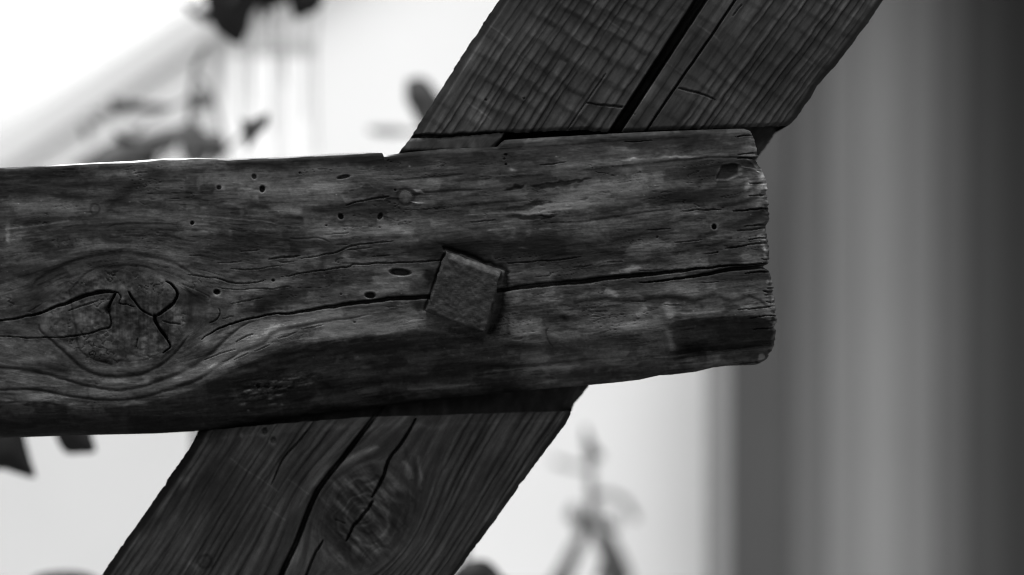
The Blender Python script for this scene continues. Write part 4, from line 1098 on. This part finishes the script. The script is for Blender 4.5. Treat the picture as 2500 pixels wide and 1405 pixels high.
# ================================================================== the blurred surroundings
GZ = -1.35
M_GROUND = noise_mat('paving', .11, .15, 3.0, .9, .2, .3, .01)
gm = mesh_np('ground', np.array([(-60, -40, GZ), (60, -40, GZ), (60, 120, GZ), (-60, 120, GZ)], float), np.array([[0, 1, 2, 3]]), M_GROUND, smooth=False)
tag(gm, kind='structure')

def box_bm(bm, x0, x1, y0, y1, z0, z1):
    v = [bm.verts.new(p) for p in ((x0, y0, z0), (x1, y0, z0), (x1, y1, z0), (x0, y1, z0), (x0, y0, z1), (x1, y0, z1), (x1, y1, z1), (x0, y1, z1))]
    for f in ((0, 1, 5, 4), (1, 2, 6, 5), (2, 3, 7, 6), (3, 0, 4, 7), (4, 5, 6, 7), (3, 2, 1, 0)):
        bm.faces.new([v[i] for i in f])

def obj_bm(name, bm, mat, parent=None, smooth=False, bev=0.0):
    if bev:
        bmesh.ops.bevel(bm, geom=list(bm.edges), offset=bev, segments=2, affect='EDGES')
    bmesh.ops.recalc_face_normals(bm, faces=bm.faces)
    me = bpy.data.meshes.new(name); bm.to_mesh(me); bm.free()
    for p in me.polygons:
        p.use_smooth = smooth
    return link_mesh(name, me, mat, parent)

def prism_bm(bm, pts, y0, y1):
    a = [bm.verts.new((p.x, y0, p.z)) for p in pts]; b = [bm.verts.new((p.x, y1, p.z)) for p in pts]
    bm.faces.new(a); bm.faces.new(b[::-1])
    n = len(a)
    for i in range(n):
        bm.faces.new((a[i], b[i], b[(i + 1) % n], a[(i + 1) % n]))

# ---- white gable wall of the house behind
WY = 4.2
M_WALL = noise_mat('white_render', .56, .60, 1.2, .9, .2, .15, .004)
M_VERGE = noise_mat('grey_white_board', .42, .45, 3.0, .8, .3)
house = empty('house_gable', at(1250, 702, WY) + Vector((0, .3, GZ)))
tag(house, 'white rendered gable wall of a house, out of focus, with a sloping roof edge', 'house')
e0 = at(-700, 806, WY); e1 = at(760, -150, WY); e2 = at(2600, -1300, WY); br = at(2600, 700, WY)
bm = bmesh.new()
prism_bm(bm, [Vector((e0.x, 0, e0.z)), Vector((e1.x, 0, e1.z)), Vector((e2.x, 0, e2.z)), Vector((br.x, 0, GZ)), Vector((e0.x, 0, GZ))], WY, WY + .3)
obj_bm('gable_wall', bm, M_WALL, house)
dirv = (e1 - e0).normalized(); nrm = Vector((-dirv.z, 0, dirv.x))
bm = bmesh.new()
q = [e0 - dirv * .3, e2 + dirv * .3, e2 + dirv * .3 - nrm * .085 * 1.0, e0 - dirv * .3 - nrm * .085]
e2b = e0 + dirv * (e2 - e0).length
q = [e0 - dirv * .3 + nrm * .012, e2b + nrm * .012, e2b - nrm * .07, e0 - dirv * .3 - nrm * .07]
prism_bm(bm, q, WY - .040, WY - .002)
obj_bm('bargeboard', bm, M_VERGE, house)
f0 = at(-700, 806, WY); f1 = at(470, 47, WY)
bm = bmesh.new()
prism_bm(bm, [f0 - nrm * .072, f1 - nrm * .072, Vector((f1.x, 0, GZ)), Vector((f0.x, 0, GZ))], WY - .03, WY - .001)
obj_bm('grey_panel', bm, noise_mat('pale_grey_panel', .41, .44, 2.0, .9, .2), house)

# ---- made-up recessed door at the right, shaped to grade the light there
M_MADE_UP_JAMB = noise_mat('made_up_grey_flank', .16, .19, 4.0, .8, .2)
M_MADE_UP_JAMB2 = noise_mat('made_up_dark_jamb', .06, .08, 4.0, .7, .2)
NY0, NY1 = 1.9, 3.8
xb = at(1786, 702, NY0).x
xr_, ztop = at(2864, 702, NY1).x, at(0, -750, NY0).z
alc = empty('made_up_door', ((xb + xr_) / 2, NY1, GZ))
tag(alc, 'made-up recessed door at the right, grey boards graded as a soft glow, far out of focus', 'door')
# broad boards in stepped greys, palest mid-way: a soft glow painted in
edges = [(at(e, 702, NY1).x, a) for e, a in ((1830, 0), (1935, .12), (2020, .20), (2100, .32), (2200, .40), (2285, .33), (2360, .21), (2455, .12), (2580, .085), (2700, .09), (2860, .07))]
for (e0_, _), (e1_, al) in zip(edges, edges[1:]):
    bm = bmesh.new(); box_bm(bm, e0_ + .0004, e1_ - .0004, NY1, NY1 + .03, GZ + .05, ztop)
    obj_bm('glow_board', bm, noise_mat('glow_board_grey', al * .96, al * 1.04, 2.0, .8, .15), alc, bev=.003)
bm = bmesh.new(); box_bm(bm, at(1812, 702, NY1).x, xr_, NY1 + .035, NY1 + .06, GZ, ztop)
obj_bm('made_up_backing', bm, M_MADE_UP_JAMB2, alc)
bm = bmesh.new(); box_bm(bm, xb, xb + .05, NY0, 2.40, GZ, ztop)
obj_bm('made_up_jamb', bm, M_MADE_UP_JAMB, alc, bev=.004)
bm = bmesh.new(); box_bm(bm, xb + .0005, xb + .078, NY0 - .012, NY0 - .0005, GZ, ztop)
obj_bm('made_up_facing', bm, noise_mat('made_up_dark_facing', .036, .044, 4.0, .7, .2), alc, bev=.002)
bm = bmesh.new(); box_bm(bm, xr_, xr_ + .25, NY0 + .5, NY1 + .1, GZ, ztop)  # right jamb added out of view, to darken that side
obj_bm('made_up_jamb', bm, M_MADE_UP_JAMB2, alc, bev=.004)
bm = bmesh.new(); box_bm(bm, xb, xr_ + .25, NY0, NY1 + .1, ztop + .001, ztop + .25)  # added above the view to shade the top of the boards
obj_bm('unseen_lintel', bm, M_MADE_UP_JAMB2, alc, bev=.004)

# ---- pale trellis in front of the wall, top left
M_TREL = noise_mat('pale_weathered_trellis', .26, .34, 6.0)
TY = 2.3
tr = empty('trellis', (at(655, 110, TY).x, TY, GZ))
tag(tr, 'pale slatted trellis frame against the white wall, upper left', 'trellis')
def slat(name, x0, x1, y0, y1, mat):
    a = at(x0, y1, TY); b = at(x1, y0, TY)
    bm = bmesh.new(); box_bm(bm, a.x, b.x, TY, TY + .02, a.z, b.z)
    return obj_bm(name, bm, mat, tr, bev=.002)
slat('rail', 560, 765, 100, 134, M_TREL)
M_TREL2 = noise_mat('pale_whitewashed_slat', .58, .66, 6.0)
for x0, x1 in ((566, 600), (622, 668), (716, 752)):
    slat('slat', x0, x1, 134.6, 1400, M_TREL2)
    bpy.data.objects  # keep

# ---- plants
M_LEAF = noise_mat('dark_leaf', .006, .012, 30.0, .6, .1, transm=.1)
M_LEAF2 = noise_mat('mid_leaf', .02, .03, 30.0, .6, .15, transm=.1)
M_STEM = noise_mat('leaf_stem', .04, .07, 40.0, .7, .3)

def leaf(parent, pts, dep, mat, curl=.012, name='leaf', big=1.0):
    """a leaf blade: traced margin, raised midrib, cupped and turned a little in depth"""
    mx, my = sum(p[0] for p in pts) / len(pts), sum(p[1] for p in pts) / len(pts)
    P = [at(mx + (x - mx) * big, my + (y - my) * big, dep) for x, y in pts]
    n = len(P)
    cx = sum((p.x for p in P)) / n; cz = sum((p.z for p in P)) / n
    ext = max(max(abs(p.x - cx), abs(p.z - cz)) for p in P)
    dense = []
    Q = curve_pts([(p.x, p.z) for p in P] + [(P[0].x, P[0].z)], step=ext / 3.0)[:-1]
    bm = bmesh.new()
    rings = []
    for f in (1.0, .66, .33):
        rings.append([bm.verts.new((cx + (x - cx) * f, dep + curl * (f ** 2) + .35 * (x - cx) * f, cz + (z - cz) * f)) for x, z in Q])
    c = bm.verts.new((cx, dep, cz))
    m = len(Q)
    for a, b in zip(rings, rings[1:]):
        for i in range(m):
            bm.faces.new((a[i], a[(i + 1) % m], b[(i + 1) % m], b[i]))
    for i in range(m):
        bm.faces.new((rings[-1][i], rings[-1][(i + 1) % m], c))
    return obj_bm(name, bm, mat, parent, smooth=True)

def stem(parent, pts, dep, r0, r1, mat, name='stem'):
    if not isinstance(dep, (list, tuple)):
        dep = [dep] * len(pts)
    P = [at(x, y, d) for (x, y), d in zip(pts, dep)]
    bm = bmesh.new()
    rows = []
    n = 8
    for i, p in enumerate(P):
        t = (P[min(i + 1, len(P) - 1)] - P[max(i - 1, 0)]).normalized()
        u = t.cross(Vector((0, 1, 0))).normalized(); v = t.cross(u)
        r = r0 + (r1 - r0) * i / (len(P) - 1)
        rows.append([bm.verts.new(p + u * r * math.cos(2 * PI * k / n) + v * r * math.sin(2 * PI * k / n)) for k in range(n)])
    for a, b in zip(rows, rows[1:]):
        for k in range(n):
            bm.faces.new((a[k], a[(k + 1) % n], b[(k + 1) % n], b[k]))
    bm.faces.new(rows[0][::-1]); bm.faces.new(rows[-1])
    return obj_bm(name, bm, mat, parent, smooth=True)

# hanging plant, top left: big dark leaves
d1 = 1.15
pl = empty('hanging_plant', at(640, -420, d1))
tag(pl, 'hanging plant with big dark leaves at the top edge above the beam', 'plant')
stem(pl, [(640, -420), (655, -250), (640, -120), (590, -40), (560, 10)], d1, .004, .003, M_STEM)
stem(pl, [(655, -250), (700, -90), (735, -20)], d1, .003, .002, M_STEM)
stem(pl, [(640, -120), (560, -70), (470, 20), (448, 10)], [d1, d1, d1, d1], .0022, .0016, M_STEM)
leaf(pl, [(505, -90), (600, -120), (670, -60), (640, -10), (612, 30), (600, 76), (580, 108), (545, 90), (520, 66), (506, 20), (498, -30)], d1, M_LEAF)
leaf(pl, [(690, -60), (750, -70), (788, -20), (775, 20), (745, 36), (720, 46), (706, 10)], d1 + .05, M_LEAF)
leaf(pl, [(438, 8), (452, 4), (470, 22), (500, 26), (516, 20), (520, 44), (500, 58), (478, 44), (462, 30)], d1 + .2, M_LEAF)
leaf(pl, [(590, -30), (650, -60), (720, -40), (690, 6), (652, 22), (640, 50), (628, 16), (600, 6)], d1 + .15, M_LEAF)

for k, (xx, yb_e, dd) in enumerate(((588, 300, .3), (612, 250, .5), (664, 330, .35), (694, 210, .5), (742, 290, .6), (772, 370, .6))):
    stem(pl, [(xx + 20, -200), (xx + 6, -40), (xx, 60), (xx + 4 * (-1) ** k, 160), (xx + 2, yb_e)], d1 + dd, .0016, .0009, M_STEM)
# leafy plant standing behind the beam at the left
d2 = 1.4
p2 = empty('leafy_plant', Vector((at(465, 702, d2).x, d2, GZ)))
tag(p2, 'leafy plant on a thin upright stem behind the beam, left of the trellis', 'plant')
zb = 702.5 - GZ / (PX * (D + d2) / D)
stem(p2, [(470, zb), (480, 900), (472, 500), (464, 330), (466, 240), (478, 160), (500, 120)], d2, .006, .003, M_STEM)
stem(p2, [(464, 320), (425, 322), (380, 336), (330, 345), (290, 332)], [d2, d2, d2, d2 - .05, d2 - .1], .004, .0025, M_STEM)
stem(p2, [(464, 305), (485, 318), (512, 335), (520, 360), (522, 400)], d2, .004, .0025, M_STEM)
stem(p2, [(472, 460), (520, 400), (590, 330), (612, 300)], [d2, d2, d2 - .2, d2 - .35], .003, .002, M_STEM)
M_L3 = noise_mat('grey_green_leaf', .05, .075, 30.0, .6, .15, transm=.12)
leaf(p2, [(284, 236), (310, 246), (350, 250), (396, 256), (372, 266), (320, 272), (285, 268)], d2, M_L3, big=1.3)
leaf(p2, [(280, 322), (300, 332), (316, 342), (296, 352), (282, 342)], d2 - .3, M_LEAF, big=1.3)
leaf(p2, [(210, 400), (250, 372), (310, 345), (380, 322), (440, 320), (410, 350), (360, 384), (300, 420)], d2 + .3, M_L3, big=1.3)
leaf(p2, [(455, 306), (478, 318), (500, 340), (498, 380), (470, 400), (448, 372), (444, 340)], d2 + .1, M_L3, big=1.3)
leaf(p2, [(500, 340), (526, 328), (540, 345), (534, 372), (514, 372)], d2 - .2, M_L3, big=1.3)
leaf(p2, [(345, 384), (368, 368), (372, 395), (350, 402)], d2 - .3, M_LEAF, big=1.3)
leaf(p2, [(470, 228), (510, 226), (505, 256), (470, 262)], d2 + .5, M_L3, big=1.3)
leaf(p2, [(190, 296), (212, 300), (220, 330), (206, 340)], d2 + .6, M_L3)
leaf(p2, [(592, 296), (614, 298), (640, 284), (640, 305), (622, 326), (606, 350), (600, 325)], d2 - .4, M_LEAF2, big=1.4)

rl_ = np.random.RandomState(21)
for k in range(6):
    lx, ly = rl_.uniform(215, 545), rl_.uniform(250, 395)
    a_ = rl_.uniform(-.7, .7); L_, W_ = rl_.uniform(16, 40), rl_.uniform(6, 13)
    ca_, sa_ = math.cos(a_), math.sin(a_)
    sh = [(lx + u * L_ * ca_ - v * W_ * sa_, ly + u * L_ * sa_ + v * W_ * ca_) for u, v in ((-1, 0), (-.4, -.9), (.3, -.8), (1, .1), (.3, .8), (-.4, .9))]
    leaf(p2, sh, d2 + rl_.uniform(-.3, .5), (M_L3, M_LEAF2)[k % 3 == 0])
for pts_ in ([(466, 240), (420, 262), (350, 300), (300, 370), (280, 420)], [(466, 330), (430, 350), (390, 400)], [(478, 180), (520, 230), (540, 320), (560, 400)], [(300, 340), (250, 360), (200, 400)]):
    stem(p2, pts_, d2 + .05, .0025, .0016, M_STEM)
# shoot with two very dark leaves dropping under the beam
d3 = .68
p3 = empty('dark_leaf_shoot', Vector((at(60, 1000, d3).x, d3, GZ)))
tag(p3, 'shoot with two nearly black leaves drooping below the beam, bottom left', 'plant')
zb3 = 702.5 - GZ / (PX * (D + d3) / D)
stem(p3, [(-260, zb3), (-230, 1700), (-120, 1200), (-20, 1000), (60, 930), (150, 960)], d3, .005, .002, M_STEM)
leaf(p3, [(-60, 1000), (20, 990), (45, 1040), (58, 1090), (68, 1130), (78, 1170), (48, 1164), (10, 1150), (-40, 1130)], d3, M_LEAF)
leaf(p3, [(110, 990), (170, 970), (206, 1020), (218, 1070), (226, 1106), (190, 1110), (156, 1108), (134, 1070)], d3, M_LEAF)

# leaves by the left edge of the brace
d4 = 1.4
p4 = empty('climbing_plant', Vector((at(1100, 702, d4).x, d4, GZ)))
tag(p4, 'climbing plant with one dark leaf peeping past the left edge of the brace', 'plant')
zb4 = 702.5 - GZ / (PX * (D + d4) / D)
stem(p4, [(1160, zb4), (1130, 900), (1110, 420), (1060, 330), (1035, 270)], d4, .005, .002, M_STEM)
stem(p4, [(1090, 380), (1020, 325), (945, 320), (905, 318)], d4 + .2, .0035, .002, M_STEM)
leaf(p4, [(996, 200), (1022, 192), (1046, 200), (1070, 235), (1100, 260), (1080, 310), (1030, 305), (1008, 268), (994, 240)], d4, M_LEAF2, big=1.1)
leaf(p4, [(895, 314), (930, 308), (985, 312), (1000, 322), (955, 330), (910, 326)], d4 + .3, M_L3)

# flower stalk at the lower right of the brace
d5 = 2.2
p5 = empty('flower_stalk', Vector((at(1440, 702, d5).x, d5, GZ)))
tag(p5, 'pale branching plant with one dark bud in front of the wall, lower right', 'plant')
zb5 = 702.5 - GZ / (PX * (D + d5) / D)
M_S2 = noise_mat('pale_stalk', .055, .08, 40.0, .7, .2, transm=.1)
stem(p5, [(1470, zb5), (1520, 1560), (1490, 1400), (1455, 1290), (1444, 1200), (1440, 1120)], d5, .012, .006, M_S2)
stem(p5, [(1350, zb5), (1350, 1500), (1385, 1400), (1425, 1300), (1446, 1230)], d5 + .1, .012, .008, M_S2)
stem(p5, [(1448, 1210), (1490, 1204), (1525, 1222), (1546, 1256), (1552, 1270)], d5, .005, .006, M_S2)
stem(p5, [(1440, 1145), (1400, 1140), (1350, 1125)], d5 + .6, .004, .006, M_S2)
leaf(p5, [(1424, 1046), (1434, 1044), (1446, 1080), (1474, 1118), (1446, 1126), (1430, 1110)], d5 - .2, M_LEAF2, name='bud')
leaf(p5, [(1400, 1300), (1420, 1262), (1450, 1230), (1462, 1270), (1430, 1305)], d5, M_S2)
leaf(p5, [(1445, 1290), (1480, 1290), (1515, 1340), (1545, 1420), (1500, 1440), (1470, 1380)], d5 + .2, M_S2)
leaf(p5, [(1340, 1420), (1372, 1370), (1400, 1320), (1404, 1370), (1380, 1440)], d5 + .1, M_S2)
leaf(p5, [(1450, 1420), (1462, 1385), (1475, 1380), (1476, 1420)], d5 - .2, M_LEAF2)

for sh in ([(1380, 1260), (1396, 1230), (1418, 1250), (1404, 1285)], [(1470, 1250), (1500, 1262), (1512, 1300), (1484, 1290)]):
    leaf(p5, sh, d5 + .1, M_S2)
# low dark leaves just entering at the bottom edge
d6 = .8
for (lab, cx_, shapes) in (('low plant with rounded dark leaves at the bottom edge beside the brace foot', 1170,
                            [[(1090, 1420), (1120, 1384), (1160, 1370), (1190, 1374), (1216, 1398), (1226, 1430), (1160, 1470)], [(1170, 1430), (1220, 1410), (1260, 1450), (1200, 1500)]]),
                           ('low plant with rounded leaf tops at the bottom edge, left of the brace foot', 140,
                            [[(50, 1440), (90, 1404), (150, 1398), (205, 1406), (240, 1440), (150, 1490)], [(20, 1470), (80, 1430), (120, 1480), (60, 1520)]])):
    zz = 702.5 - GZ / (PX * (D + d6) / D)
    p = empty('low_plant', Vector((at(cx_, 702, d6).x, d6, GZ)))
    tag(p, lab, 'plant')
    stem(p, [(cx_, zz), (cx_ + 20, 2200), (cx_ - 10, 1700), (cx_, 1450)], d6, .006, .003, M_STEM)
    for sh in shapes:
        leaf(p, sh, d6, M_LEAF)
print('done')
